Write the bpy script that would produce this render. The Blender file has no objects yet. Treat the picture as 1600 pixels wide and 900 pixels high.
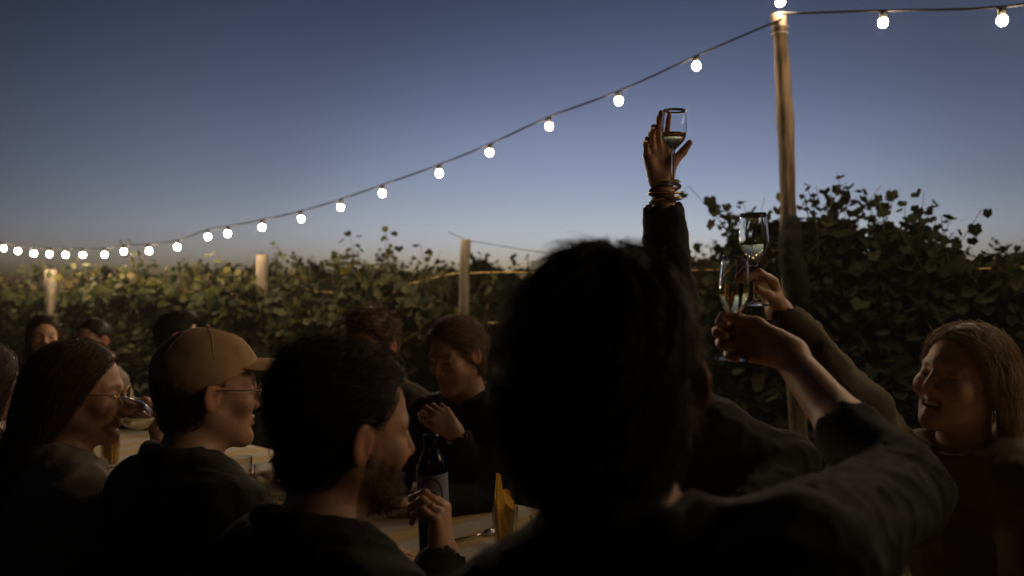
import bpy, math, random
import numpy as np
from mathutils import Vector, Matrix

random.seed(7)
RNG = np.random.default_rng(7)
sc = bpy.context.scene
COL = sc.collection
R = math.radians

# ------------------------------------------------------------------ camera
EYE = 1.42
FPX = 1600 * 30.0 / 36.0
cam_d = bpy.data.cameras.new('camera')
cam_d.lens = 30.0
cam_d.sensor_width = 36.0
cam_d.clip_start = 0.02
cam_d.clip_end = 3000
cam_d.dof.use_dof = True
cam_d.dof.focus_distance = 2.0
cam_d.dof.aperture_fstop = 2.8
cam = bpy.data.objects.new('camera', cam_d)
COL.objects.link(cam)
cam.location = (0, 0, EYE)
cam.rotation_euler = (R(90), 0, 0)
sc.camera = cam

# ------------------------------------------------------------------ dusk sky (the sun is five degrees below the horizon)
world = bpy.data.worlds.new('World')
sc.world = world
world.use_nodes = True
wn = world.node_tree
bg = wn.nodes['Background']
sky = wn.nodes.new('ShaderNodeTexSky')
sky.sky_type = 'NISHITA'
sky.sun_disc = False
sky.sun_elevation = R(-5)
sky.sun_rotation = R(7)
sky.air_density = 0.6
sky.dust_density = 1.0
sky.ozone_density = 1.0
wtc = wn.nodes.new('ShaderNodeTexCoord')
wsp = wn.nodes.new('ShaderNodeSeparateXYZ')
wn.links.new(wtc.outputs['Generated'], wsp.inputs[0])
wrp = wn.nodes.new('ShaderNodeValToRGB')           # afterglow balance by height above the horizon
el = wrp.color_ramp.elements
stops = ((0.0, (0.44, 0.56, 1.0)), (0.035, (0.55, 0.60, 0.98)), (0.07, (0.66, 0.64, 0.81)), (0.10, (0.67, 0.62, 0.71)), (0.18, (0.73, 0.63, 0.69)), (0.25, (0.65, 0.57, 0.63)), (0.32, (0.56, 0.51, 0.58)), (0.6, (0.5, 0.47, 0.54)))
while len(el) < len(stops):
    el.new(0.5)
for e_, (p_, c_) in zip(el, stops):
    e_.position = p_
    e_.color = (*c_, 1)
wn.links.new(wsp.outputs[2], wrp.inputs[0])
wmx = wn.nodes.new('ShaderNodeMix')
wmx.data_type = 'RGBA'
wmx.blend_type = 'MULTIPLY'
wmx.inputs[0].default_value = 1.0
wn.links.new(sky.outputs[0], wmx.inputs[6])
wn.links.new(wrp.outputs[0], wmx.inputs[7])
# the twilight arch: glow fades away from the point where the sun went down
wvm = wn.nodes.new('ShaderNodeVectorMath')
wvm.operation = 'DOT_PRODUCT'
wvm.inputs[1].default_value = (math.sin(R(7)), math.cos(R(7)), 0)
wn.links.new(wtc.outputs['Generated'], wvm.inputs[0])
wr2 = wn.nodes.new('ShaderNodeValToRGB')
wr2.color_ramp.interpolation = 'EASE'
e2 = wr2.color_ramp.elements
for p_ in (0.5, 0.5):
    e2.new(p_)
for e_, (p_, c_) in zip(e2, ((0.0, 0.42), (0.70, 0.40), (0.90, 0.68), (1.0, 1.04))):
    e_.position = p_
    e_.color = (c_, c_, c_, 1)
wn.links.new(wvm.outputs['Value'], wr2.inputs[0])
wm2 = wn.nodes.new('ShaderNodeMix')
wm2.data_type = 'RGBA'
wm2.blend_type = 'MULTIPLY'
wm2.inputs[0].default_value = 1.0
wn.links.new(wmx.outputs[2], wm2.inputs[6])
wn.links.new(wr2.outputs[0], wm2.inputs[7])
wnz = wn.nodes.new('ShaderNodeTexNoise')           # faint uneven high haze
wnz.inputs['Scale'].default_value = 2.6
wnz.inputs['Detail'].default_value = 5
wmp = wn.nodes.new('ShaderNodeMapping')
wmp.inputs['Scale'].default_value = (1, 1, 3.5)
wn.links.new(wtc.outputs['Generated'], wmp.inputs[0])
wn.links.new(wmp.outputs[0], wnz.inputs['Vector'])
wr3 = wn.nodes.new('ShaderNodeMapRange')
wr3.inputs[1].default_value = 0.3
wr3.inputs[2].default_value = 0.75
wr3.inputs[3].default_value = 0.955
wr3.inputs[4].default_value = 1.05
wn.links.new(wnz.outputs[0], wr3.inputs[0])
wm3 = wn.nodes.new('ShaderNodeVectorMath')
wm3.operation = 'SCALE'
wn.links.new(wm2.outputs[2], wm3.inputs[0])
wn.links.new(wr3.outputs[0], wm3.inputs['Scale'])
wn.links.new(wm3.outputs[0], bg.inputs[0])
bg.inputs[1].default_value = 0.30

# ------------------------------------------------------------------ exposure and render settings
sc.view_settings.view_transform = 'Standard'
sc.view_settings.look = 'None'
sc.view_settings.gamma = 1.0
sc.view_settings.exposure = 4.0
sc.render.engine = 'CYCLES'
sc.cycles.use_denoising = True
sc.cycles.caustics_reflective = False
sc.cycles.caustics_refractive = False
sc.cycles.sample_clamp_indirect = 1.5
sc.cycles.max_bounces = 10
sc.cycles.diffuse_bounces = 3
sc.cycles.glossy_bounces = 4
sc.cycles.transmission_bounces = 10
sc.cycles.transparent_max_bounces = 20

BULB_STRENGTH = 46.0
BULB_COLOUR = (1.0, 0.74, 0.46)


def at(px, py, y):
    return np.array([(px - 800) / FPX * y, y, EYE - (py - 450) / FPX * y])


# ------------------------------------------------------------------ materials
def principled(name):
    m = bpy.data.materials.new(name)
    m.use_nodes = True
    return m, m.node_tree, m.node_tree.nodes['Principled BSDF']


def mat(name, col, rough=0.6, noise=0.25, scale=20.0, bump=0.0, bscale=None, metal=0.0, spec=0.5, stretch=(1, 1, 1)):
    m, nt, b = principled(name)
    tc = nt.nodes.new('ShaderNodeTexCoord')
    mp = nt.nodes.new('ShaderNodeMapping')
    mp.inputs['Scale'].default_value = stretch
    nt.links.new(tc.outputs['Object'], mp.inputs[0])
    n = nt.nodes.new('ShaderNodeTexNoise')
    n.inputs['Scale'].default_value = scale
    n.inputs['Detail'].default_value = 6
    nt.links.new(mp.outputs[0], n.inputs['Vector'])
    cr = nt.nodes.new('ShaderNodeValToRGB')
    cr.color_ramp.elements[0].position = 0.3
    cr.color_ramp.elements[1].position = 0.7
    cr.color_ramp.elements[0].color = [c * (1 - noise) for c in col] + [1]
    cr.color_ramp.elements[1].color = [min(1, c * (1 + noise)) for c in col] + [1]
    nt.links.new(n.outputs[0], cr.inputs[0])
    nt.links.new(cr.outputs[0], b.inputs['Base Color'])
    b.inputs['Roughness'].default_value = rough
    b.inputs['Metallic'].default_value = metal
    b.inputs['Specular IOR Level'].default_value = spec
    if bump:
        n2 = nt.nodes.new('ShaderNodeTexNoise')
        n2.inputs['Scale'].default_value = bscale or scale * 4
        n2.inputs['Detail'].default_value = 5
        nt.links.new(mp.outputs[0], n2.inputs['Vector'])
        bp = nt.nodes.new('ShaderNodeBump')
        bp.inputs['Strength'].default_value = bump
        bp.inputs['Distance'].default_value = 0.01
        nt.links.new(n2.outputs[0], bp.inputs['Height'])
        nt.links.new(bp.outputs[0], b.inputs['Normal'])
    return m


def cloth_mat(name, col, rough=0.9, weave=420.0, sheen=0.03):
    m = mat(name, col, rough, 0.22, 9.0, 0.35, weave, spec=0.25)
    b = m.node_tree.nodes['Principled BSDF']
    b.inputs['Sheen Weight'].default_value = sheen
    b.inputs['Sheen Roughness'].default_value = 0.6
    return m


def attr_mat(name, rough, sss=0.0, spec=0.5, bump=0.0, bscale=300, mottle=0.12):
    """colour comes from the mesh's own colour attribute, broken up by noise"""
    m, nt, b = principled(name)
    a = nt.nodes.new('ShaderNodeAttribute')
    a.attribute_name = 'Col'
    n = nt.nodes.new('ShaderNodeTexNoise')
    n.inputs['Scale'].default_value = 60
    n.inputs['Detail'].default_value = 4
    tc = nt.nodes.new('ShaderNodeTexCoord')
    nt.links.new(tc.outputs['Object'], n.inputs['Vector'])
    hv = nt.nodes.new('ShaderNodeHueSaturation')
    mr = nt.nodes.new('ShaderNodeMapRange')
    mr.inputs[3].default_value = 1 - mottle
    mr.inputs[4].default_value = 1 + mottle
    mr.inputs[1].default_value = 0.3
    mr.inputs[2].default_value = 0.7
    nt.links.new(n.outputs[0], mr.inputs[0])
    nt.links.new(mr.outputs[0], hv.inputs['Value'])
    nt.links.new(a.outputs['Color'], hv.inputs['Color'])
    nt.links.new(hv.outputs[0], b.inputs['Base Color'])
    b.inputs['Roughness'].default_value = rough
    b.inputs['Specular IOR Level'].default_value = spec
    if sss:
        b.inputs['Subsurface Weight'].default_value = sss
        b.inputs['Subsurface Radius'].default_value = (1.0, 0.35, 0.2)
        b.inputs['Subsurface Scale'].default_value = 0.006
    if bump:
        n2 = nt.nodes.new('ShaderNodeTexNoise')
        n2.inputs['Scale'].default_value = bscale
        nt.links.new(tc.outputs['Object'], n2.inputs['Vector'])
        bp = nt.nodes.new('ShaderNodeBump')
        bp.inputs['Strength'].default_value = bump
        bp.inputs['Distance'].default_value = 0.004
        nt.links.new(n2.outputs[0], bp.inputs['Height'])
        nt.links.new(bp.outputs[0], b.inputs['Normal'])
    return m


def glass_mat(name, tint=(1, 1, 1), rough=0.0, ior=1.48):
    m, nt, b = principled(name)
    b.inputs['Base Color'].default_value = (*tint, 1)
    b.inputs['Transmission Weight'].default_value = 1.0
    b.inputs['IOR'].default_value = ior
    n = nt.nodes.new('ShaderNodeTexNoise')
    n.inputs['Scale'].default_value = 35
    mr = nt.nodes.new('ShaderNodeMapRange')
    mr.inputs[3].default_value = rough
    mr.inputs[4].default_value = rough + 0.05
    nt.links.new(n.outputs[0], mr.inputs[0])
    nt.links.new(mr.outputs[0], b.inputs['Roughness'])
    return m


def thin_glass(name):
    m = bpy.data.materials.new(name)
    m.use_nodes = True
    nt = m.node_tree
    nt.nodes.remove(nt.nodes['Principled BSDF'])
    tr = nt.nodes.new('ShaderNodeBsdfTransparent')
    tr.inputs[0].default_value = (0.96, 0.97, 0.96, 1)
    gl = nt.nodes.new('ShaderNodeBsdfGlossy')
    gl.inputs['Roughness'].default_value = 0.02
    lw = nt.nodes.new('ShaderNodeLayerWeight')
    lw.inputs[0].default_value = 0.5
    pw = nt.nodes.new('ShaderNodeMath')
    pw.operation = 'POWER'
    pw.inputs[1].default_value = 2.6
    nt.links.new(lw.outputs['Facing'], pw.inputs[0])
    fr = nt.nodes.new('ShaderNodeMath')
    fr.operation = 'MULTIPLY_ADD'
    fr.inputs[1].default_value = 0.9
    fr.inputs[2].default_value = 0.06
    nt.links.new(pw.outputs[0], fr.inputs[0])
    mx = nt.nodes.new('ShaderNodeMixShader')
    nt.links.new(fr.outputs[0], mx.inputs[0])
    nt.links.new(tr.outputs[0], mx.inputs[1])
    nt.links.new(gl.outputs[0], mx.inputs[2])
    nt.links.new(mx.outputs[0], nt.nodes['Material Output'].inputs[0])
    return m


M = {}
M['thin_glass'] = thin_glass('thin_glass')
M['skin'] = attr_mat('skin', 0.48, 0.15, 0.4, 0.25, 420)
M['hair'] = attr_mat('hair', 0.55, 0, 0.3, mottle=0.2)
M['black_cloth'] = cloth_mat('black_cloth', (0.010, 0.0095, 0.010))
M['wrap_cloth'] = cloth_mat('wrap_cloth', (0.004, 0.004, 0.0045), sheen=0.0)
M['navy_cloth'] = cloth_mat('navy_cloth', (0.0075, 0.0075, 0.0095))
M['olive_cloth'] = cloth_mat('olive_cloth', (0.024, 0.021, 0.017))
M['tan_cloth'] = cloth_mat('tan_cloth', (0.12, 0.096, 0.066))
M['grey_cloth'] = cloth_mat('grey_cloth', (0.26, 0.215, 0.165))
M['brown_knit'] = cloth_mat('brown_knit', (0.045, 0.034, 0.026), weave=160)
M['trousers'] = cloth_mat('trousers', (0.02, 0.021, 0.026))
M['cap_cloth'] = cloth_mat('cap_cloth', (0.55, 0.34, 0.175), weave=700)
M['shoe'] = mat('shoe', (0.02, 0.018, 0.016), 0.5, bump=0.1)
M['white_cloth'] = cloth_mat('white_cloth', (0.6, 0.57, 0.52))
M['napkin'] = mat('napkin', (0.85, 0.50, 0.06), 0.85, 0.08, 30, 0.15, 260)
M['glass'] = glass_mat('glass', ior=1.55)
M['green_glass'] = glass_mat('green_glass', (0.012, 0.02, 0.03), 0.02)
M['wine'] = glass_mat('wine', (0.95, 0.82, 0.42), 0.0, 1.34)
M['pale_wine'] = glass_mat('pale_wine', (0.95, 0.82, 0.42), 0.0, 1.34)
nt = M['pale_wine'].node_tree
tl = nt.nodes.new('ShaderNodeBsdfTranslucent')
tl.inputs[0].default_value = (1.0, 0.92, 0.68, 1)
df = nt.nodes.new('ShaderNodeBsdfDiffuse')
df.inputs[0].default_value = (1.0, 0.92, 0.68, 1)
ad = nt.nodes.new('ShaderNodeAddShader')
nt.links.new(tl.outputs[0], ad.inputs[0])
nt.links.new(df.outputs[0], ad.inputs[1])
mx = nt.nodes.new('ShaderNodeMixShader')
mx.inputs[0].default_value = 0.5
nt.links.new(nt.nodes['Principled BSDF'].outputs[0], mx.inputs[1])
nt.links.new(ad.outputs[0], mx.inputs[2])
nt.links.new(mx.outputs[0], nt.nodes['Material Output'].inputs[0])
M['gold'] = mat('gold', (0.8, 0.52, 0.2), 0.25, 0.1, 60, metal=1.0)
M['silver'] = mat('silver', (0.7, 0.7, 0.68), 0.22, 0.08, 60, metal=1.0)
M['dark_bead'] = mat('dark_bead', (0.06, 0.035, 0.02), 0.35, 0.3, 80)
M['black_plastic'] = mat('black_plastic', (0.02, 0.02, 0.02), 0.4, 0.2, 40, 0.05)
M['frame_metal'] = mat('frame_metal', (0.25, 0.18, 0.12), 0.25, 0.1, 60, metal=0.8)
M['lens'] = thin_glass('lens')
M['teeth'] = mat('teeth', (0.72, 0.66, 0.55), 0.3, 0.05)
M['label_white'] = mat('label_white', (0.24, 0.27, 0.34), 0.6, 0.06, 30)
M['label_dark'] = mat('label_dark', (0.03, 0.04, 0.07), 0.6, 0.1, 30)
M['cable'] = mat('cable', (0.008, 0.008, 0.008), 0.8, 0.2, 60, 0.1, spec=0.1)
M['tie'] = mat('tie', (0.3, 0.29, 0.26), 0.4, 0.1)
M['wire'] = mat('wire', (0.55, 0.40, 0.16), 0.4, 0.2, 40, metal=0.6)
M['bench_wood'] = mat('bench_wood', (0.30, 0.18, 0.09), 0.6, 0.35, 6, 0.2, 40, stretch=(1, 8, 8))
M['phone'] = mat('phone', (0.015, 0.015, 0.018), 0.12, 0.1)


def wood_mat(name, c0, c1, rough=0.8):
    m, nt, b = principled(name)
    tc = nt.nodes.new('ShaderNodeTexCoord')
    mp = nt.nodes.new('ShaderNodeMapping')
    mp.inputs['Scale'].default_value = (16, 16, 2.6)
    nt.links.new(tc.outputs['Object'], mp.inputs[0])
    n = nt.nodes.new('ShaderNodeTexNoise')
    n.inputs['Scale'].default_value = 2.2
    n.inputs['Detail'].default_value = 8
    n.inputs['Distortion'].default_value = 0.6
    nt.links.new(mp.outputs[0], n.inputs['Vector'])
    cr = nt.nodes.new('ShaderNodeValToRGB')
    cr.color_ramp.elements[0].position = 0.33
    cr.color_ramp.elements[1].position = 0.66
    cr.color_ramp.elements[0].color = (*c0, 1)
    cr.color_ramp.elements[1].color = (*c1, 1)
    nt.links.new(n.outputs[0], cr.inputs[0])
    nt.links.new(cr.outputs[0], b.inputs['Base Color'])
    b.inputs['Roughness'].default_value = rough
    bp = nt.nodes.new('ShaderNodeBump')
    bp.inputs['Strength'].default_value = 0.5
    bp.inputs['Distance'].default_value = 0.008
    nt.links.new(n.outputs[0], bp.inputs['Height'])
    nt.links.new(bp.outputs[0], b.inputs['Normal'])
    return m


M['pole_wood'] = wood_mat('pole_wood', (0.03, 0.019, 0.011), (0.16, 0.105, 0.06))
M['post_wood'] = wood_mat('post_wood', (0.075, 0.06, 0.045), (0.17, 0.14, 0.10))
M['bark'] = wood_mat('bark', (0.04, 0.028, 0.018), (0.13, 0.09, 0.055), 0.9)


def leaf_mat(name):
    m, nt, b = principled(name)
    a = nt.nodes.new('ShaderNodeAttribute')
    a.attribute_name = 'Col'
    nt.links.new(a.outputs['Color'], b.inputs['Base Color'])
    b.inputs['Roughness'].default_value = 0.65
    b.inputs['Specular IOR Level'].default_value = 0.15
    tr = nt.nodes.new('ShaderNodeBsdfTranslucent')
    hv = nt.nodes.new('ShaderNodeHueSaturation')
    hv.inputs['Saturation'].default_value = 1.25
    hv.inputs['Value'].default_value = 1.5
    nt.links.new(a.outputs['Color'], hv.inputs['Color'])
    nt.links.new(hv.outputs[0], tr.inputs['Color'])
    mx = nt.nodes.new('ShaderNodeMixShader')
    mx.inputs[0].default_value = 0.35
    nt.links.new(b.outputs[0], mx.inputs[1])
    nt.links.new(tr.outputs[0], mx.inputs[2])
    nt.links.new(mx.outputs[0], nt.nodes['Material Output'].inputs[0])
    return m


M['leaf'] = leaf_mat('leaf')
m, nt, b = principled('bulb_glow')
b.inputs['Base Color'].default_value = (0.9, 0.85, 0.75, 1)
b.inputs['Emission Color'].default_value = (*BULB_COLOUR, 1)
b.inputs['Emission Strength'].default_value = BULB_STRENGTH
M['bulb_glow'] = m


def ground_mat():
    m, nt, b = principled('ground_grass')
    tc = nt.nodes.new('ShaderNodeTexCoord')
    n = nt.nodes.new('ShaderNodeTexNoise')
    n.inputs['Scale'].default_value = 1.3
    n.inputs['Detail'].default_value = 10
    nt.links.new(tc.outputs['Object'], n.inputs['Vector'])
    cr = nt.nodes.new('ShaderNodeValToRGB')
    cr.color_ramp.elements[0].position = 0.35
    cr.color_ramp.elements[1].position = 0.65
    cr.color_ramp.elements[0].color = (0.045, 0.035, 0.02, 1)
    cr.color_ramp.elements[1].color = (0.05, 0.065, 0.022, 1)
    nt.links.new(n.outputs[0], cr.inputs[0])
    nt.links.new(cr.outputs[0], b.inputs['Base Color'])
    b.inputs['Roughness'].default_value = 0.95
    n2 = nt.nodes.new('ShaderNodeTexNoise')
    n2.inputs['Scale'].default_value = 25
    n2.inputs['Detail'].default_value = 8
    nt.links.new(tc.outputs['Object'], n2.inputs['Vector'])
    bp = nt.nodes.new('ShaderNodeBump')
    bp.inputs['Strength'].default_value = 0.8
    bp.inputs['Distance'].default_value = 0.05
    nt.links.new(n2.outputs[0], bp.inputs['Height'])
    nt.links.new(bp.outputs[0], b.inputs['Normal'])
    return m


def tablecloth_mat():
    m, nt, b = principled('striped_tablecloth')
    tc = nt.nodes.new('ShaderNodeTexCoord')
    sp = nt.nodes.new('ShaderNodeSeparateXYZ')
    nt.links.new(tc.outputs['Object'], sp.inputs[0])
    w = nt.nodes.new('ShaderNodeMath')
    w.operation = 'MULTIPLY'
    w.inputs[1].default_value = 2 * math.pi / 0.17
    nt.links.new(sp.outputs[0], w.inputs[0])
    s = nt.nodes.new('ShaderNodeMath')
    s.operation = 'SINE'
    nt.links.new(w.outputs[0], s.inputs[0])
    cr = nt.nodes.new('ShaderNodeValToRGB')
    cr.color_ramp.elements[0].position = 0.50
    cr.color_ramp.elements[1].position = 0.54
    cr.color_ramp.elements[0].color = (0.52, 0.46, 0.39, 1)
    cr.color_ramp.elements[1].color = (0.56, 0.38, 0.17, 1)
    mr = nt.nodes.new('ShaderNodeMapRange')
    mr.inputs[1].default_value = -1
    nt.links.new(s.outputs[0], mr.inputs[0])
    nt.links.new(mr.outputs[0], cr.inputs[0])
    nt.links.new(cr.outputs[0], b.inputs['Base Color'])
    b.inputs['Roughness'].default_value = 0.9
    return m


# ------------------------------------------------------------------ object helpers
def link(name, me, material=None, parent=None, label=None, cat=None, group=None, kind=None, smooth=True):
    if material is not None and len(me.materials) == 0:
        me.materials.append(material)
    o = bpy.data.objects.new(name, me)
    COL.objects.link(o)
    if parent is not None:
        o.parent = parent
    tag(o, label, cat, group, kind)
    return o


def tag(o, label=None, cat=None, group=None, kind=None):
    if label: o['label'] = label
    if cat: o['category'] = cat
    if group: o['group'] = group
    if kind: o['kind'] = kind
    return o


def empty(name, loc=(0, 0, 0), rz=0, **k):
    o = bpy.data.objects.new(name, None)
    o.empty_display_size = 0.05
    COL.objects.link(o)
    o.location = loc
    o.rotation_euler = (0, 0, rz)
    return tag(o, **k)


def fast_mesh(name, V, F, smooth=True, col=None):
    """V (n,3) array, F (m,3|4) int array"""
    V = np.ascontiguousarray(V, dtype=np.float32)
    F = np.ascontiguousarray(F, dtype=np.int32)
    me = bpy.data.meshes.new(name)
    k = F.shape[1]
    me.vertices.add(len(V))
    me.vertices.foreach_set('co', V.ravel())
    me.loops.add(F.size)
    me.loops.foreach_set('vertex_index', F.ravel())
    me.polygons.add(len(F))
    me.polygons.foreach_set('loop_start', np.arange(0, F.size, k, dtype=np.int32))
    me.polygons.foreach_set('use_smooth', np.full(len(F), smooth, dtype=bool))
    if col is not None:
        a = me.color_attributes.new('Col', 'FLOAT_COLOR', 'POINT')
        c = np.ones((len(V), 4), dtype=np.float32)
        c[:, :3] = col
        a.data.foreach_set('color', c.ravel())
    me.update(calc_edges=True)
    me.validate()
    return me


class MB:
    """collects quads and triangles into one mesh"""
    def __init__(s):
        s.v, s.f = [], []

    def tube(s, pts, r, seg=8, caps=True):
        pts = [Vector(p) for p in pts]
        rs = r if isinstance(r, (list, tuple)) else [r] * len(pts)
        b0 = len(s.v)
        up = None
        for i, p in enumerate(pts):
            t = (pts[min(i + 1, len(pts) - 1)] - pts[max(i - 1, 0)]).normalized()
            if up is None:
                up = t.orthogonal().normalized()
            up = (up - t * up.dot(t)).normalized()
            sd = t.cross(up)
            for k in range(seg):
                a = 2 * math.pi * k / seg
                s.v.append(tuple(p + (up * math.cos(a) + sd * math.sin(a)) * rs[i]))
        for i in range(len(pts) - 1):
            for k in range(seg):
                k2 = (k + 1) % seg
                s.f.append((b0 + i * seg + k, b0 + i * seg + k2, b0 + (i + 1) * seg + k2, b0 + (i + 1) * seg + k))
        if caps:
            s.f.append(tuple(b0 + k for k in range(seg))[::-1])
            s.f.append(tuple(b0 + (len(pts) - 1) * seg + k for k in range(seg)))
        return s

    def ring(s, c, R3, rx, ry, r, n=28, seg=6):
        """torus in the xy plane of R3"""
        c = Vector(c)
        b0 = len(s.v)
        for i in range(n):
            a = 2 * math.pi * i / n
            d = Vector((math.cos(a), math.sin(a), 0))
            p = Vector((rx * d.x, ry * d.y, 0))
            for k in range(seg):
                t = 2 * math.pi * k / seg
                q = p + d * (r * math.cos(t)) + Vector((0, 0, r * math.sin(t)))
                s.v.append(tuple(c + R3 @ q))
        for i in range(n):
            i2 = (i + 1) % n
            for k in range(seg):
                k2 = (k + 1) % seg
                s.f.append((b0 + i * seg + k, b0 + i2 * seg + k, b0 + i2 * seg + k2, b0 + i * seg + k2))
        return s

    def lathe(s, prof, n=40):
        b0 = len(s.v)
        for (r, z) in prof:
            for k in range(n):
                a = 2 * math.pi * k / n
                s.v.append((r * math.cos(a), r * math.sin(a), z))
        for i in range(len(prof) - 1):
            for k in range(n):
                k2 = (k + 1) % n
                s.f.append((b0 + i * n + k, b0 + i * n + k2, b0 + (i + 1) * n + k2, b0 + (i + 1) * n + k))
        s.f.append(tuple(b0 + k for k in range(n))[::-1])
        s.f.append(tuple(b0 + (len(prof) - 1) * n + k for k in range(n)))
        return s

    def box(s, c, d, bev=0.0):
        x, y, z = c
        a, b, e = d[0] / 2, d[1] / 2, d[2] / 2
        b0 = len(s.v)
        for sx in (-1, 1):
            for sy in (-1, 1):
                for sz in (-1, 1):
                    s.v.append((x + sx * a, y + sy * b, z + sz * e))
        for q in ((0, 1, 3, 2), (4, 6, 7, 5), (0, 4, 5, 1), (2, 3, 7, 6), (0, 2, 6, 4), (1, 5, 7, 3)):
            s.f.append(tuple(b0 + i for i in q))
        return s

    def build(s, name, material, parent=None, smooth=True, **k):
        me = bpy.data.meshes.new(name)
        me.from_pydata(s.v, [], s.f)
        me.polygons.foreach_set('use_smooth', [smooth] * len(me.polygons))
        me.update()
        return link(name, me, material, parent, **k)


# ------------------------------------------------------------------ implicit-surface toolkit for bodies, clothes and hair
LAT = RNG.random((32, 32, 32)).astype(np.float32)


def vnoise(P, scale, off=0.0):
    q = P * scale + 100.37 + off * 7.13
    i = np.floor(q).astype(int)
    f = q - i
    f = f * f * (3 - 2 * f)
    out = 0
    for dx in (0, 1):
        for dy in (0, 1):
            for dz in (0, 1):
                w = (f[..., 0] if dx else 1 - f[..., 0]) * (f[..., 1] if dy else 1 - f[..., 1]) * (f[..., 2] if dz else 1 - f[..., 2])
                out = out + w * LAT[(i[..., 0] + dx) % 32, (i[..., 1] + dy) % 32, (i[..., 2] + dz) % 32]
    return out * 2 - 1


def smin(a, b, k):
    if k <= 0:
        return np.minimum(a, b)
    h = np.maximum(k - np.abs(a - b), 0) / k
    return np.minimum(a, b) - h * h * k * 0.25


def ssub(a, b, k):
    return -smin(-a, b, k)


def ell(x, y, z, c, r):
    X, Y, Z = (x - c[0]) / r[0], (y - c[1]) / r[1], (z - c[2]) / r[2]
    k0 = np.sqrt(X * X + Y * Y + Z * Z) + 1e-9
    k1 = np.sqrt((X / r[0]) ** 2 + (Y / r[1]) ** 2 + (Z / r[2]) ** 2) + 1e-9
    return k0 * (k0 - 1) / k1


def rcone(x, y, z, a, b, r1, r2):
    ba = np.asarray(b, float) - np.asarray(a, float)
    px, py, pz = x - a[0], y - a[1], z - a[2]
    t = np.clip((px * ba[0] + py * ba[1] + pz * ba[2]) / max(ba @ ba, 1e-9), 0, 1)
    return np.sqrt((px - ba[0] * t) ** 2 + (py - ba[1] * t) ** 2 + (pz - ba[2] * t) ** 2) - (r1 + (r2 - r1) * t)


def sph(x, y, z, c, r):
    return np.sqrt((x - c[0]) ** 2 + (y - c[1]) ** 2 + (z - c[2]) ** 2) - r


class RC:
    def __init__(s, a, b, r1, r2=None, k=0.02, sub=False):
        s.a, s.b, s.r1, s.r2, s.k, s.sub = np.asarray(a, float), np.asarray(b, float), r1, r1 if r2 is None else r2, k, sub

    def bounds(s):
        r = max(s.r1, s.r2)
        return np.minimum(s.a, s.b) - r, np.maximum(s.a, s.b) + r

    def d(s, x, y, z):
        return rcone(x, y, z, s.a, s.b, s.r1, s.r2)


class EL:
    def __init__(s, c, r, Rm=None, k=0.03, sub=False):
        s.c, s.r, s.R, s.k, s.sub = np.asarray(c, float), r, np.eye(3) if Rm is None else Rm, k, sub

    def bounds(s):
        m = max(s.r)
        return s.c - m, s.c + m

    def d(s, x, y, z):
        X, Y, Z = x - s.c[0], y - s.c[1], z - s.c[2]
        Q = s.R
        return ell(X * Q[0, 0] + Y * Q[1, 0] + Z * Q[2, 0], X * Q[0, 1] + Y * Q[1, 1] + Z * Q[2, 1],
                   X * Q[0, 2] + Y * Q[1, 2] + Z * Q[2, 2], (0, 0, 0), s.r)


class FN:
    """any distance function given in a local frame"""
    def __init__(s, fn, c, Rm, lo, hi, k=0.02, scale=1.0):
        s.fn, s.c, s.R, s.lo, s.hi, s.k, s.sub, s.s = fn, np.asarray(c, float), Rm, np.asarray(lo, float), np.asarray(hi, float), k, False, scale

    def bounds(s):
        cs = np.array([[x, y, z] for x in (s.lo[0], s.hi[0]) for y in (s.lo[1], s.hi[1]) for z in (s.lo[2], s.hi[2])]) * s.s
        w = cs @ s.R.T + s.c
        return w.min(0), w.max(0)

    def d(s, x, y, z):
        X, Y, Z = x - s.c[0], y - s.c[1], z - s.c[2]
        Q = s.R
        i = 1 / s.s
        return s.fn((X * Q[0, 0] + Y * Q[1, 0] + Z * Q[2, 0]) * i, (X * Q[0, 1] + Y * Q[1, 1] + Z * Q[2, 1]) * i,
                    (X * Q[0, 2] + Y * Q[1, 2] + Z * Q[2, 2]) * i) * s.s


def axis(lo, hi, coarse, fine):
    out = [lo]
    while out[-1] < hi:
        p = out[-1]
        st = coarse
        for (a, b, h) in fine:
            if a - coarse <= p <= b:
                st = min(st, h)
        out.append(p + st)
    return np.array(out)


def polygonise(prims, coarse, fine=()):
    """fine: list of (lo3, hi3, step). Returns V, F (quads)"""
    lo = np.min([p.bounds()[0] for p in prims if not p.sub], axis=0) - 0.03
    hi = np.max([p.bounds()[1] for p in prims if not p.sub], axis=0) + 0.03
    ax = [axis(lo[i], hi[i], coarse, [(f[0][i], f[1][i], f[2]) for f in fine]) for i in range(3)]
    D = np.full([len(a) for a in ax], 0.5, dtype=np.float32)
    for p in prims:
        b0, b1 = p.bounds()
        pad = max(p.k, 0.0) + 0.03
        sl = []
        for i in range(3):
            j0 = max(int(np.searchsorted(ax[i], b0[i] - pad)) - 1, 0)
            j1 = min(int(np.searchsorted(ax[i], b1[i] + pad)) + 1, len(ax[i]))
            sl.append(slice(j0, j1))
        sl = tuple(sl)
        x = ax[0][sl[0]][:, None, None].astype(np.float32)
        y = ax[1][sl[1]][None, :, None].astype(np.float32)
        z = ax[2][sl[2]][None, None, :].astype(np.float32)
        if D[sl].size == 0:
            continue
        d = p.d(x, y, z)
        D[sl] = ssub(D[sl], d, p.k) if p.sub else smin(D[sl], d, p.k)
    return nets(D, ax)


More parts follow.
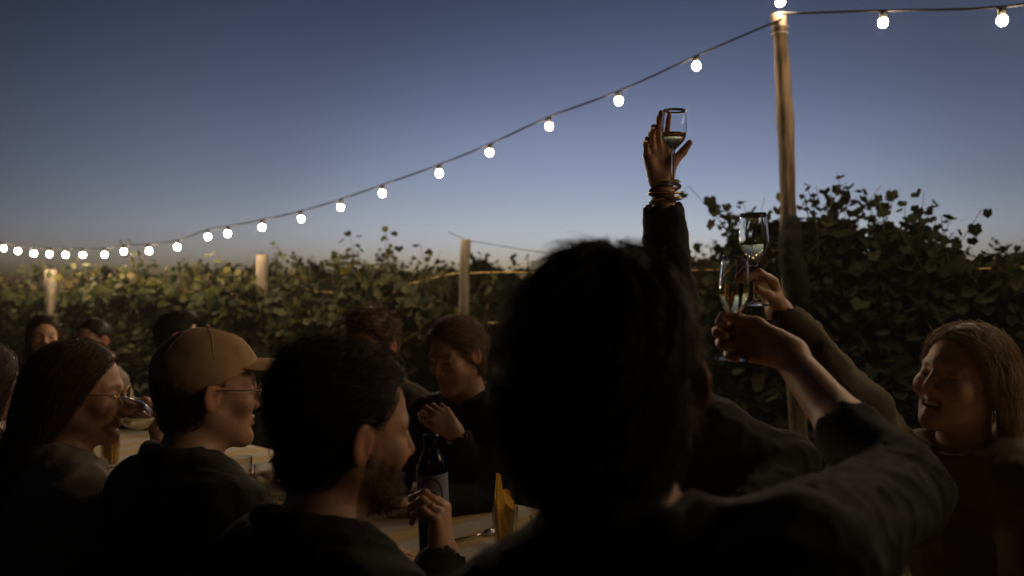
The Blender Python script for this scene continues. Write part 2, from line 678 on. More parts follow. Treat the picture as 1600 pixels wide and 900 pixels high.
def nets(D, ax):
    S = D < 0
    n = [s - 1 for s in D.shape]
    cnt = np.zeros(n, dtype=np.int8)
    for dx in (0, 1):
        for dy in (0, 1):
            for dz in (0, 1):
                cnt += S[dx:dx + n[0], dy:dy + n[1], dz:dz + n[2]]
    I, J, K = np.nonzero((cnt > 0) & (cnt < 8))
    acc = np.zeros((len(I), 3))
    num = np.zeros(len(I))
    for axn in range(3):
        o1, o2 = [k for k in range(3) if k != axn]
        for a in (0, 1):
            for b in (0, 1):
                off = [0, 0, 0]
                off[o1], off[o2] = a, b
                i0 = (I + off[0], J + off[1], K + off[2])
                off[axn] = 1
                i1 = (I + off[0], J + off[1], K + off[2])
                d0, d1 = D[i0], D[i1]
                m = (d0 < 0) != (d1 < 0)
                t = np.where(m, d0 / np.where(m, d0 - d1, 1), 0)
                for c in range(3):
                    p0, p1 = ax[c][i0[c]], ax[c][i1[c]]
                    acc[:, c] += np.where(m, p0 + t * (p1 - p0), 0)
                num += m
    V = acc / num[:, None]
    idm = np.full(n, -1, dtype=np.int32)
    idm[I, J, K] = np.arange(len(I))
    F = []
    for axn in range(3):
        o1, o2 = (axn + 1) % 3, (axn + 2) % 3
        sl0 = [slice(None)] * 3
        sl1 = [slice(None)] * 3
        sl0[axn] = slice(0, D.shape[axn] - 1)
        sl1[axn] = slice(1, D.shape[axn])
        for s in (sl0, sl1):
            s[o1] = slice(1, D.shape[o1] - 1)
            s[o2] = slice(1, D.shape[o2] - 1)
        a, b = S[tuple(sl0)], S[tuple(sl1)]
        E = np.nonzero(a != b)
        flip = b[E]
        q = [None] * 3
        q[axn], q[o1], q[o2] = E[axn], E[o1] + 1, E[o2] + 1

        def g(u, v):
            w = list(q)
            w[o1] = q[o1] - u
            w[o2] = q[o2] - v
            return idm[w[0], w[1], w[2]]
        quad = np.stack([g(1, 1), g(0, 1), g(0, 0), g(1, 0)], 1)
        quad[flip] = quad[flip][:, ::-1]
        F.append(quad)
    F = np.concatenate(F)
    return V, F[(F >= 0).all(1)]


def normals(V, F):
    fn = np.cross(V[F[:, 2]] - V[F[:, 0]], V[F[:, 3]] - V[F[:, 1]])
    N = np.zeros_like(V)
    for k in range(4):
        np.add.at(N, F[:, k], fn)
    return N / (np.linalg.norm(N, axis=1, keepdims=True) + 1e-12)


def wrinkle(V, F, amp, scale, seed=0.0):
    N = normals(V, F)
    W = V + 0.05 * np.stack([vnoise(V, 5, seed + k) for k in range(3)], 1)
    a = 1 - np.abs(vnoise(W * np.array([1.0, 1.0, 1.7]), scale, seed + 5)) * 2
    b = vnoise(W, scale * 2.7, seed + 9)
    c = vnoise(V, scale * 0.4, seed + 2)
    W2 = W + 0.02 * np.stack([vnoise(V, 14, seed + 20 + k) for k in range(3)], 1)
    r2 = np.maximum(0, 1 - np.abs(vnoise(W2 * np.array([1.0, 1.3, 0.7]), scale * 1.7, seed + 12)) * 5)
    return V + N * (amp * (0.9 * a + 0.35 * b + 0.6 * c + 0.75 * r2))[:, None]


# ------------------------------------------------------------------ heads, hands, hair
def head_fn(o):
    open_mouth = o.get('open', 0.0)
    heavy = o.get('jaw', 1.0)
    ef = o.get('ear_flare', 0.0)

    def f(x, y, z):
        ax = np.sqrt(x * x + 1e-7)
        d = ell(x, y, z, (0, -0.012, 0.035), (0.076, 0.097, 0.086))
        d = smin(d, ell(x, y, z, (0, 0.030, -0.03), (0.060, 0.060, 0.086)), 0.03)
        d = smin(d, rcone(ax, y, z, (0.047 * heavy, 0.0, -0.052), (0.012, 0.067, -0.098), 0.02 * heavy, 0.017), 0.03)
        d = smin(d, sph(x, y, z, (0, 0.077, -0.1), 0.016), 0.02)
        d = smin(d, sph(ax, y, z, (0.042, 0.060, -0.022), 0.022), 0.02)
        d = smin(d, rcone(ax, y, z, (0.008, 0.081, 0.024), (0.044, 0.066, 0.022), 0.010, 0.009), 0.014)
        d = ssub(d, sph(ax, y, z, (0.032, 0.096, 0.003), 0.0155), 0.012)
        d = smin(d, sph(ax, y, z, (0.032, 0.0735, 0.002), 0.0125), 0.001)
        d = smin(d, rcone(ax, y, z, (0.020, 0.0825, 0.008), (0.043, 0.0775, 0.006), 0.0045, 0.0042), 0.005)
        d = smin(d, rcone(ax, y, z, (0.021, 0.081, -0.007), (0.042, 0.077, -0.006), 0.003, 0.003), 0.004)
        d = smin(d, rcone(x, y, z, (0, 0.085, 0.016), (0, 0.106, -0.026), 0.0065, 0.010), 0.011)
        d = smin(d, sph(ax, y, z, (0.0115, 0.095, -0.031), 0.0078), 0.007)
        d = smin(d, rcone(ax, y, z, (0, 0.0915, -0.057), (0.022, 0.080, -0.059 + 0.006 * open_mouth), 0.0055, 0.003), 0.006)
        d = smin(d, rcone(ax, y, z, (0, 0.090, -0.069 - 0.012 * open_mouth), (0.019, 0.080, -0.066), 0.0065, 0.003), 0.006)
        if open_mouth:
            d = smin(d, sph(ax, y, z, (0.040, 0.064, -0.030), 0.021), 0.015)
            d = ssub(d, ell(x, y, z, (0, 0.086, -0.0655), (0.019, 0.017, 0.0060)), 0.004)
        else:
            d = ssub(d, rcone(ax, y, z, (0, 0.099, -0.0627), (0.022, 0.086, -0.062), 0.002, 0.002), 0.003)
        ex = ax - 0.0795 - ef * 0.5 + (0.40 + ef * 30) * (y + 0.008)
        d = smin(d, ell(ex, y, z + 0.22 * (y + 0.008) * 0, (0, -0.010, -0.004), (0.0085, 0.019, 0.032)), 0.006)
        d = ssub(d, ell(ex, y, z, (0.009, -0.006, -0.003), (0.006, 0.010, 0.018)), 0.005)
        return d
    return f


def head_colour(q, base, o):
    """q: head-local verts"""
    x, y, z = q[:, 0], q[:, 1], q[:, 2]
    ax = np.abs(x)
    c = np.tile(np.array(base), (len(q), 1))

    def mix(w, col):
        nonlocal c
        w = np.clip(w, 0, 1)[:, None]
        c = c * (1 - w) + np.array(col) * w
    red = np.array(base) * np.array([1.05, 0.72, 0.68])
    mix(0.5 * np.exp(-(((ax - 0.045) / 0.02) ** 2 + ((z + 0.03) / 0.02) ** 2)) * (y > 0.03), red)
    mix(0.5 * np.exp(-((ax / 0.016) ** 2 + ((z + 0.028) / 0.014) ** 2)) * (y > 0.08), red)
    mix(0.7 * (ax > 0.074) * (z < 0.03) * (z > -0.045) * (y < 0.03) * (y > -0.05), red)
    lip = np.exp(-(((z + 0.063) / 0.0095) ** 4)) * (ax < 0.024) * (y > 0.075)
    mix(0.75 * lip, np.array(base) * np.array([0.95, 0.5, 0.5]))
    hc = np.array(o.get('hair_col', (0.03, 0.02, 0.012)))
    bw = np.exp(-(((z - 0.027 + 0.12 * (ax - 0.03) ** 2 / 0.01) / 0.0045) ** 2)) * (ax > 0.012) * (ax < 0.05) * (y > 0.05)
    mix(0.8 * bw, hc * 1.3)
    de = np.sqrt((ax - 0.032) ** 2 + (y - 0.0735) ** 2 + (z - 0.002) ** 2)
    ey = (de < 0.0134) & (y > 0.078) & (np.abs(z - 0.0015) < 0.0048)
    if o.get('lids'):
        mix(0.8 * ((de < 0.016) & (y > 0.078) & (np.abs(z + 0.003) < 0.0026)), (0.03, 0.02, 0.015))
        ey = ey & False
    mix(ey * 1.0, (0.38, 0.34, 0.30))
    dp = np.sqrt((ax - 0.032) ** 2 + (z - 0.002) ** 2)
    mix((ey & (dp < 0.006)) * 1.0, (0.03, 0.018, 0.01))
    if o.get('open'):
        mix(((ax < 0.026) & (np.abs(z + 0.0655) < 0.011) & (y < 0.086) & (y > 0.04)) * 1.0, (0.16, 0.055, 0.05))
    if o.get('beard'):
        w = (z < -0.035) & (y > 0.0) & ~((ax < 0.02) & (np.abs(z + 0.063) < 0.008)) & (z > -0.135)
        mix(0.75 * w * np.clip((-0.03 - z) / 0.02, 0, 1), hc * 1.5)
    return c


def head_R(yaw, pitch=0, roll=0):
    """columns right, forward, up; yaw 0 looks away from the camera (+Y), + turns to +X"""
    y, p, r = R(yaw), R(pitch), R(roll)
    f0 = np.array([math.sin(y), math.cos(y), 0])
    rt = np.array([math.cos(y), -math.sin(y), 0])
    up = np.array([0, 0, 1.0])
    f = f0 * math.cos(p) + up * math.sin(p)
    u = -f0 * math.sin(p) + up * math.cos(p)
    rr = rt * math.cos(r) - u * math.sin(r)
    uu = rt * math.sin(r) + u * math.cos(r)
    return np.stack([rr, f, uu], 1)


def nrm(v):
    v = np.asarray(v, float)
    return v / (np.linalg.norm(v) + 1e-12)


FING = [(0.030, 0.088, (0.042, 0.025, 0.020)), (0.0105, 0.092, (0.046, 0.029, 0.021)),
        (-0.009, 0.087, (0.042, 0.026, 0.020)), (-0.027, 0.078, (0.033, 0.020, 0.018))]


def hand(wrist, u, w, right=True, curl=(30, 40, 25), curls=None, spread=4, thumb=(0.5, 0.5, 0.5), s=0.95):
    """u: wrist to knuckles, w: the way the palm faces. returns prims and named points"""
    u = nrm(u)
    w = nrm(np.asarray(w, float) - u * np.dot(u, w))
    v = np.cross(u, w) * (1 if right else -1)
    W = np.asarray(wrist, float)
    P = []
    pts = {}
    P.append(RC(W - u * 0.02, W + u * 0.02 * s, 0.0225 * s, 0.024 * s, 0.02))
    for (off, ln, _) in FING:
        P.append(RC(W + v * off * 0.55 * s + u * 0.012 * s, W + v * off * s + u * ln * s, 0.0135 * s, 0.0108 * s, 0.012))
    P.append(RC(W + u * 0.02 * s + v * 0.018 * s + w * 0.008 * s, W + u * 0.055 * s + v * 0.036 * s + w * 0.012 * s, 0.017 * s, 0.0125 * s, 0.012))
    P.append(RC(W + u * 0.015 * s - v * 0.02 * s + w * 0.006 * s, W + u * 0.06 * s - v * 0.024 * s + w * 0.006 * s, 0.014 * s, 0.011 * s, 0.012))
    for i, (off, ln, seg) in enumerate(FING):
        p = W + v * off * s + u * ln * s
        cs = curls[i] if curls else curl
        th = 0
        sp = R(spread) * (1.5, 0.4, -0.6, -1.8)[i]
        rr = (0.0098, 0.0088, 0.0078, 0.0068)
        fs = (1, 1, 0.97, 0.86)[i]
        for j in range(3):
            th += R(cs[j])
            dr = nrm(u * math.cos(th) + w * math.sin(th) + v * math.sin(sp))
            q = p + dr * seg[j] * s
            P.append(RC(p, q, rr[j] * s * fs, rr[j + 1] * s * fs, 0.0045))
            pts[(i, j)] = (p, q, dr)
            p = q
    a = W + u * 0.05 * s + v * 0.035 * s + w * 0.012 * s
    d1 = nrm(u * thumb[0] + v * thumb[1] + w * thumb[2])
    bq = a + d1 * 0.036 * s
    d2 = nrm(d1 + w * 0.35 + u * 0.25)
    P.append(RC(a, bq, 0.0125 * s, 0.0105 * s, 0.008))
    P.append(RC(bq, bq + d2 * 0.028 * s, 0.0105 * s, 0.0082 * s, 0.005))
    pts['palm'] = W + u * 0.06 * s
    return P, pts


def strands(seedV, fn, flow, length, nseg, lift, r, rng, jitter=0.33, wave=0.0):
    """march strands over the surface fn=0 in head-local space"""
    P = seedV.copy()
    e = 0.002
    n = len(P)
    L = length * (0.6 + 0.8 * rng.random(n))
    lf = lift * (0.15 + rng.random(n) ** 2.2 * 2.4)
    rnd = rng.normal(0, jitter, (n, 3))
    out = [P.copy()]
    for s in range(nseg):
        x, y, z = P[:, 0], P[:, 1], P[:, 2]
        d0 = fn(x, y, z)
        g = np.stack([fn(x + e, y, z) - d0, fn(x, y + e, z) - d0, fn(x, y, z + e) - d0], 1)
        g /= np.linalg.norm(g, axis=1, keepdims=True) + 1e-9
        dr = flow(P) + rnd
        if wave:
            dr = dr + wave * np.stack([vnoise(P, 38, 3 + k) for k in range(3)], 1)
        dr = dr - g * (dr * g).sum(1, keepdims=True)
        dr /= np.linalg.norm(dr, axis=1, keepdims=True) + 1e-9
        P = P + dr * (L / nseg)[:, None]
        x, y, z = P[:, 0], P[:, 1], P[:, 2]
        d1 = fn(x, y, z)
        P = P - g * np.clip(d1 - lf * ((s + 1) / nseg), -0.01, 0.012)[:, None]
        out.append(P.copy())
    A = np.stack(out, 1)                               # n, S, 3
    T = np.gradient(A, axis=1)
    T /= np.linalg.norm(T, axis=2, keepdims=True) + 1e-9
    ref = np.array([0.31, 0.55, 0.77])
    B1 = np.cross(T, ref)
    B1 /= np.linalg.norm(B1, axis=2, keepdims=True) + 1e-9
    B2 = np.cross(T, B1)
    S = A.shape[1]
    taper = np.interp(np.linspace(0, 1, S), [0, 0.6, 1], [1, 0.9, 0.15])[None, :, None]
    V = []
    for k in range(3):
        a = 2 * math.pi * k / 3
        V.append(A + (B1 * math.cos(a) + B2 * math.sin(a)) * r * taper)
    V = np.stack(V, 2).reshape(-1, 3)                  # n,S,3verts
    idx = np.arange(n * S * 3).reshape(n, S, 3)
    F = []
    for k in range(3):
        k2 = (k + 1) % 3
        F.append(np.stack([idx[:, :-1, k], idx[:, :-1, k2], idx[:, 1:, k2], idx[:, 1:, k]], -1).reshape(-1, 4))
    return V, np.concatenate(F), np.repeat(rng.random(n), S * 3)


def hair_fn(style, o):
    def base(h, hb=None):
        hb = h if hb is None else hb
        def f(x, y, z):
            d = ell(x, y, z, (0, -0.014, 0.036), (0.077 + h, 0.098 + h, 0.086 + h))
            return smin(d, ell(x, y, z, (0, -0.035, -0.03), (0.064 + hb, 0.066 + hb, 0.075)), 0.03)
        return f

    def hairline(d, x, y, z, y0=0.028, kz=0.55, k=0.012):
        return ssub(d, -((y - y0) * 0.8 - z * kz), k)

    def ears(d, x, y, z, r=(0.03, 0.026, 0.040)):
        return ssub(d, ell(np.abs(x), y, z, (0.088, 0.0, -0.012), r), 0.01)

    if style == 'thick':          # collar-length thick hair, the front row
        def f(x, y, z):
            xs_ = np.where(x > 0, x * 1.14, x)
            d = base(0.016, 0.020)(xs_, y, z)
            d = smin(d, ell(x, y, z, (-0.050, -0.03, -0.005), (0.066, 0.085, 0.100)), 0.04)
            d = smin(d, ell(x, y, z, (-0.010, -0.050, -0.07), (0.062, 0.052, 0.080)), 0.05)
            d = smin(d, ell(x, y, z, (-0.008, -0.01, 0.112), (0.045, 0.060, 0.030)), 0.04)
            d = hairline(d, x, y, z)
            return ssub(d, ell(x, y, z, (0.104, -0.005, -0.020), (0.034, 0.046, 0.046)), 0.010)
    elif style == 'swept':
        def f(x, y, z):
            d = base(0.005, 0.003)(x, y, z)
            d = smin(d, ell(x, y, z, (0, -0.015, 0.100), (0.060, 0.088, 0.042)), 0.03)
            d = smin(d, ell(x, y, z, (0, -0.075, 0.060), (0.060, 0.050, 0.060)), 0.04)
            d = hairline(d, x, y, z, 0.012, 0.52)
            d = ears(d, x, y, z, (0.036, 0.030, 0.044))
            return ssub(d, (z + 0.095) + 0 * x * y, 0.01)
    elif style == 'curly':
        def f(x, y, z):
            d = base(0.014, 0.006)(x, y, z)
            d = smin(d, ell(x, y, z, (0, 0.02, 0.098), (0.066, 0.080, 0.040)), 0.03)
            d = hairline(d, x, y, z, 0.026, 0.50)
            d = ears(d, x, y, z)
            return ssub(d, (z + 0.085) + 0 * x * y, 0.01)
    elif style == 'short':
        def f(x, y, z):
            d = base(0.008, 0.004)(x, y, z)
            d = hairline(d, x, y, z, 0.020, 0.52)
            d = ears(d, x, y, z)
            return ssub(d, (z + 0.085) + 0 * x * y, 0.01)
    elif style == 'under_cap':
        def f(x, y, z):
            d = base(0.006, 0.006)(x, y, z)
            d = hairline(d, x, y, z, 0.008, 0.30)
            d = ears(d, x, y, z, (0.03, 0.024, 0.038))
            d = ssub(d, (z + 0.10) + 0 * x * y, 0.01)
            return ssub(d, -(z - 0.045) + 0 * x * y, 0.005)
    elif style == 'tied':
        def f(x, y, z):
            d = base(0.010, 0.008)(x, y, z)
            d = hairline(d, x, y, z, 0.026, 0.50)
            d = smin(d, ell(x, y, z, (0, -0.125, 0.005), (0.038, 0.035, 0.038)), 0.02)
            d = ears(d, x, y, z, (0.03, 0.018, 0.03))
            return ssub(d, (z + 0.085) + 0 * x * y, 0.01)
    else:                          # long
        ln = o.get('hair_len', 0.26)
        fwd = o.get('hair_fwd', 0.0)
        bk = o.get('hair_back', 0.085)
        def f(x, y, z):
            ax = np.abs(x)
            d = base(0.013, 0.018)(x, y, z)
            d = smin(d, rcone(x, y, z, (0, -0.065, 0.0), (0, -bk, -ln), 0.062, 0.055), 0.05)
            d = smin(d, rcone(ax, y, z, (0.062, -0.025, 0.02), (0.085, -bk + 0.03 + fwd, -ln * 0.95), 0.030, 0.032), 0.04)
            d = hairline(d, x, y, z, 0.022 + 0.4 * fwd, 0.50)
            return ssub(d, ell(x, y, z, (0, 0.055, -0.07), (0.07, 0.085, 0.12)), 0.01)
    return f


FLOW = {
    'down': lambda P: np.stack([np.sign(P[:, 0]) * np.clip((P[:, 2] - 0.02) * 14, 0, 1.2), -0.45 * np.ones(len(P)), -0.35 - 6 * np.clip(0.11 - P[:, 2], 0, 0.2)], 1),
    'back': lambda P: np.stack([0.25 * np.sign(P[:, 0]) * np.ones(len(P)), -1.0 * np.ones(len(P)), -0.25 - 5 * np.clip(0.02 - P[:, 2], 0, 0.2)], 1),
    'curl': lambda P: np.stack([vnoise(P, 55, 1), vnoise(P, 55, 2), vnoise(P, 55, 3)], 1) * 1.6 + np.array([0.1, 0.3, -0.2]),
    'short': lambda P: np.stack([0.3 * np.sign(P[:, 0]) * np.ones(len(P)), 0.1 * np.ones(len(P)), -0.7 * np.ones(len(P))], 1),
}


def make_hair(root, c, Rm, scale, style, col, n, length, lift, r, flow, rng, step=0.006, o={}, wave=0.0, name='hair', fn=None, label=None):
    fn = fn or hair_fn(style, o)
    ln = o.get('hair_len', 0.26)
    lowz = -ln - 0.06 if style == 'long' else -0.18
    p = FN(fn, (0, 0, 0), np.eye(3), (-0.15, -0.30, lowz), (0.15, 0.13, 0.15), 0.0)
    V, F = polygonise([p], step)
    N = normals(V, F)
    seeds = V[rng.integers(0, len(V), n)] + rng.normal(0, step * 0.6, (n, 3))
    SV, SF, rv = strands(seeds, fn, flow, length, 7, lift, r, rng, wave=wave)
    V = V - N * 0.0035 + N * (0.0012 * vnoise(V, 190, 2))[:, None]
    col = np.array(col)
    c0 = np.tile(col * 0.6, (len(V), 1))
    c1 = col[None] * (0.6 + 1.3 * rv ** 1.8)[:, None]
    V2 = np.concatenate([V, SV])
    F2 = np.concatenate([F, SF + len(V)])
    W = (V2 * scale) @ Rm.T + c
    me = fast_mesh(name, W, F2, True, np.concatenate([c0, c1]))
    return link(name, me, M['hair'], root, label=label)


# ------------------------------------------------------------------ people
SKIN = (0.56, 0.315, 0.20)


def person(o):
    rng = np.random.default_rng(o['seed'])
    H = at(*o['head'])
    Rh = head_R(o['yaw'], o.get('pitch', 0), o.get('roll', 0))
    hs = o.get('hs', 0.97)
    near = o.get('near', 2)                 # 0 far .. 3 nearest
    hstep = (0.006, 0.0045, 0.0035, 0.003)[near]
    bstep = (0.024, 0.02, 0.016, 0.014)[near]
    ty = R(o['tyaw'])
    f = np.array([math.sin(ty), math.cos(ty), 0])
    rt = np.array([math.cos(ty), -math.sin(ty), 0])
    up = np.array([0, 0, 1.0])
    nb = H - up * 0.165 - f * o.get('crane', 0.035) + np.array(o.get('nshift', (0, 0, 0)))
    sw = o.get('sw', 0.175)
    pelvis = nb - f * o.get('lean', 0.12)
    pelvis[2] = 0.56
    chest = nb + (pelvis - nb) * 0.36
    chest[2] = nb[2] - 0.20
    waist = chest + (pelvis - chest) * 0.55
    Rt = np.stack([rt, f, up], 1)
    ta = R(o.get('tilt', 0))
    rs_ = rt * math.cos(ta) + up * math.sin(ta)
    bw = o.get('bulk', 1.0)

    def torso(e):
        return [EL(chest, (0.155 * bw + e, 0.105 * bw + e, 0.20 + e), Rt, 0.03),
                EL(waist, (0.135 * bw + e, 0.100 * bw + e, 0.17 + e), Rt, 0.05),
                EL(pelvis, (0.165 * bw + e, 0.115 + e, 0.11 + e * 0.5), Rt, 0.05),
                RC(nb - up * 0.055 - rs_ * (sw - 0.035) - f * 0.01, nb - up * 0.055 + rs_ * (sw - 0.035) - f * 0.01, 0.055 + e, None, 0.06),
                RC(nb - up * 0.0 - rt * 0.03, nb - up * 0.06 - rs_ * (sw - 0.02), 0.045 + e, 0.04 + e, 0.06),
                RC(nb - up * 0.0 + rt * 0.03, nb - up * 0.06 + rs_ * (sw - 0.02), 0.045 + e, 0.04 + e, 0.06)]

    # joints of both arms
    arms = {}
    for side, sg in (('R', 1), ('L', -1)):
        a = o.get('arm' + side)
        sh = nb - up * 0.075 + rs_ * sg * sw + np.array((a or {}).get('sh', (0, 0, 0)))
        if a is None:
            el_ = sh + f * 0.14 + rt * sg * 0.05 - up * 0.27
            wr = el_ + f * 0.22 - rt * sg * 0.09
            wr[2] = max(el_[2] + 0.03, 0.80)
            el_[2] = max(el_[2], 0.76)
            a = dict(u=wr - el_, w=-up, curl=(18, 25, 15), sleeve=0.9)
        else:
            el_, wr = np.array(a['elbow']), np.array(a['wrist'])
        arms[side] = (sh, el_, wr, a)

    neck_top = H + Rh @ np.array([0, -0.018, -0.055]) * hs
    body = torso(0.0)
    fine = []
    ar = o.get('arm_r', 1.0)
    pts = {}
    for side in 'RL':
        sh, el_, wr, a = arms[side]
        body += [RC(sh, el_, 0.05 * ar, 0.041 * ar, 0.04), RC(el_, el_ + (wr - el_) * 0.35, 0.041 * ar, 0.041 * ar, 0.03),
                 RC(el_ + (wr - el_) * 0.3, wr, 0.042 * ar, 0.0255 * ar, 0.03)]
        hp, pts[side] = hand(wr, a['u'], a['w'], side == 'R', a.get('curl', (30, 40, 25)), a.get('curls'), a.get('spread', 4), a.get('thumb', (0.7, 0.45, 0.45)), 0.95 * o.get('hand_s', 1.0))
        body += hp
        lo = np.min([p.bounds()[0] for p in hp], 0) - 0.004
        hi = np.max([p.bounds()[1] for p in hp], 0) + 0.004
        if a.get('fine'):
            fine.append((lo, hi, a['fine']))
    # legs: seated, feet on the grass
    legs = []
    for sg in (-1, 1):
        hip = pelvis + rt * sg * 0.09 - up * 0.01
        knee = hip + f * 0.40 + rt * sg * 0.03
        knee[2] = 0.52
        ank = knee + f * o.get('foot', 0.02)
        ank[2] = 0.09
        legs.append((hip, knee, ank))
        body += [RC(hip, knee, 0.075, 0.052, 0.05), RC(knee, ank, 0.05, 0.034, 0.03), RC(ank - up * 0.04, ank + f * 0.13 - up * 0.055, 0.032, 0.026, 0.02)]
    body.append(RC(neck_top, nb - f * 0.005 + up * 0.02, 0.055 * o.get('neck', 1), 0.060 * o.get('neck', 1), 0.035))
    hf = FN(head_fn(o), H, Rh, (-0.105, -0.125, -0.135), (0.105, 0.135, 0.135), 0.025, hs)
    body.append(hf)
    lo, hi = hf.bounds()
    fine.append((lo, hi, hstep))
    V, F = polygonise(body, bstep, fine)
    q = ((V - H) @ Rh) / hs
    inh = (np.abs(q) < np.array([0.11, 0.14, 0.145])).all(1)
    base = np.array(o.get('skin', SKIN))
    colr = np.tile(base, (len(V), 1))
    hc = head_colour(q[inh], base, o)
    colr[inh] = hc
    # move the origin to the thing's base
    root_loc = np.array([pelvis[0], pelvis[1], 0.0])
    me = fast_mesh('person', V - root_loc, F, True, colr)
    root = link('person', me, M['skin'], None, o['label'], 'person', o.get('group'))
    root.location = root_loc

    def child(name, V, F, material, col=None, label=None):
        return link(name, fast_mesh(name, V - root_loc, F, True, col), material, root, label=label)

    # clothing: top
    e = o.get('loose', 0.018)
    cstep = (0.014, 0.011, 0.009, 0.008)[near]
    top = torso(e)
    for side in 'RL':
        sh, el_, wr, a = arms[side]
        k = a.get('sleeve', 0.9)
        s0, s1 = 0.050 * ar + e * 1.15, 0.043 * ar + e * a.get('baggy', 1.0)
        cuff = el_ + (wr - el_) * k
        rc = (0.042 * (1 - k) + 0.0265 * k) * ar + e * 0.75 * a.get('baggy', 1.0)
        top += [RC(sh, el_, s0, s1, 0.045), RC(el_, cuff, s1, rc, 0.03)]
        d = nrm(wr - el_)
        top.append(RC(cuff + d * (rc * 0.45), cuff + d * 0.12, rc * 0.83, rc * 0.83, 0.004, sub=True))
    nd = nrm(neck_top - nb)
    if o.get('collar', 1):
        for i in range(10):
            a0, a1 = 2 * math.pi * i / 10, 2 * math.pi * (i + 1) / 10
            cr = 0.077
            g = lambda a_: nb + up * (0.028 - 0.030 * math.cos(a_)) + (rt * math.sin(a_) + f * math.cos(a_)) * cr
            top.append(RC(g(a0), g(a1), 0.014, None, 0.02))
    top.append(RC(nb + up * 0.035 + f * 0.02, neck_top + nd * 0.1, 0.067, 0.07, 0.012, sub=True))
    # hem just below the hips
    V, F = polygonise(top, cstep)
    V = wrinkle(V, F, o.get('fold', 0.0055), o.get('fold_scale', 13), o['seed'])
    child(o.get('top_name', 'jacket'), V, F, M[o.get('top', 'black_cloth')], label=o.get('top_label'))
    # trousers and shoes
    tr = [EL(pelvis - up * 0.02, (0.172 * bw, 0.125, 0.10), Rt, 0.04)]
    for hip, knee, ank in legs:
        tr += [RC(hip, knee, 0.09, 0.066, 0.05), RC(knee, ank + up * 0.03, 0.064, 0.052, 0.03)]
    V, F = polygonise(tr, 0.022)
    V = wrinkle(V, F, 0.004, 9, o['seed'] + 3)
    child('trousers', V, F, M['trousers'])
    for hip, knee, ank in legs:
        V, F = polygonise([RC(ank - up * 0.035 - f * 0.03, ank - up * 0.048 + f * 0.14, 0.042, 0.036, 0.02), RC(ank, ank - up * 0.04, 0.042, 0.042, 0.03)], 0.014)
        V[:, 2] = np.maximum(V[:, 2], 0.004)
        child('shoe', V, F, M['shoe'])
    # hair
    h = o.get('hair')
    if h:
        hair_o = dict(o)
        ob = make_hair(root, H - root_loc, Rh, hs, h['style'], o['hair_col'], h.get('n', 900), h.get('len', 0.05), h.get('lift', 0.006), h.get('r', 0.0007),
                       FLOW[h.get('flow', 'short')], rng, (0.009, 0.007, 0.006, 0.0055)[near], o, h.get('wave', 0.0))
    if o.get('beard'):
        hd = head_fn(o)

        def bf(x, y, z):
            d = hd(x, y, z) - 0.002
            d = ssub(d, y - 0.004 + 0.2 * (z + 0.05) + 0 * x, 0.01)          # keep the front of the jaw
            d = ssub(d, -(z + 0.012 + 0.52 * y + 0.003 * np.sin(x * 300)), 0.008)         # below the cheeks, rising to the sideburns
            d = ssub(d, (z + 0.135), 0.01)
            return ssub(d, ell(x, y, z, (0, 0.095, -0.063), (0.022, 0.03, 0.009)), 0.006)
        make_hair(root, H - root_loc, Rh, hs, 'beard', np.array(o['hair_col']) * 2.0, 3000, 0.012, 0.005, 0.0004, lambda P: np.tile([0, 0.5, -1.0], (len(P), 1)), rng, 0.006, o, name='beard', fn=bf)
    info = dict(root=root, loc=root_loc, H=H, R=Rh, hs=hs, arms=arms, pts=pts, f=f, rt=rt)
    return info


def hl(info, p):
    """head-local point -> coordinates of the person's children"""
    return (np.array(p) * info['hs']) @ info['R'].T + info['H'] - info['loc']


def eyeglasses(info, material):
    root = info['root']
    mb = MB()
    R3 = Matrix([list(r) for r in info['R']])
    rim = Matrix(((1, 0, 0), (0, 0, -1), (0, 1, 0)))
    for sx in (-1, 1):
        mb.ring(hl(info, (sx * 0.033, 0.099, 0.0)), R3 @ rim, 0.0235, 0.020, 0.0014, 24, 6)
        mb.tube([hl(info, p) for p in ((sx * 0.0565, 0.098, 0.006), (sx * 0.070, 0.088, 0.008), (sx * 0.080, 0.045, 0.009), (sx * 0.081, -0.005, 0.010), (sx * 0.080, -0.022, -0.012))], 0.0014, 6)
    mb.tube([hl(info, p) for p in ((-0.0105, 0.100, 0.003), (0, 0.103, 0.007), (0.0105, 0.100, 0.003))], 0.0013, 6)
    g = mb.build('eyeglasses', M[material], root)
    for sx in (-1, 1):
        lb = MB()
        n = 20
        ring1 = [hl(info, (sx * 0.033 + 0.023 * math.cos(2 * math.pi * k / n), 0.0985, 0.0195 * math.sin(2 * math.pi * k / n))) for k in range(n)]
        ring2 = [hl(info, (sx * 0.033 + 0.023 * math.cos(2 * math.pi * k / n), 0.0999, 0.0195 * math.sin(2 * math.pi * k / n))) for k in range(n)]
        lb.v = [tuple(p) for p in ring1 + ring2]
        lb.f = [tuple(range(n)), tuple(range(2 * n - 1, n - 1, -1))] + [(k, k + n, (k + 1) % n + n, (k + 1) % n) for k in range(n)]
        lb.build('lens', M['lens'], g, smooth=False)
    return g


# the table runs away to the left: a along it, b across it
T_ = np.array([-0.746, 0.666, 0])
N_ = np.array([0.666, 0.746, 0])
O_ = np.array([0.1, 0.95, 0])


def tab(a, b, z=0.0):
    p = O_ + T_ * a + N_ * b
    return np.array([p[0], p[1], z])


FACE_FAR = math.degrees(math.atan2(N_[0], N_[1]))      # near row looks across the table
FACE_NEAR = FACE_FAR - 180

DARK = (0.018, 0.011, 0.007)
BROWN = (0.05, 0.027, 0.014)
LIGHT = (0.36, 0.26, 0.155)

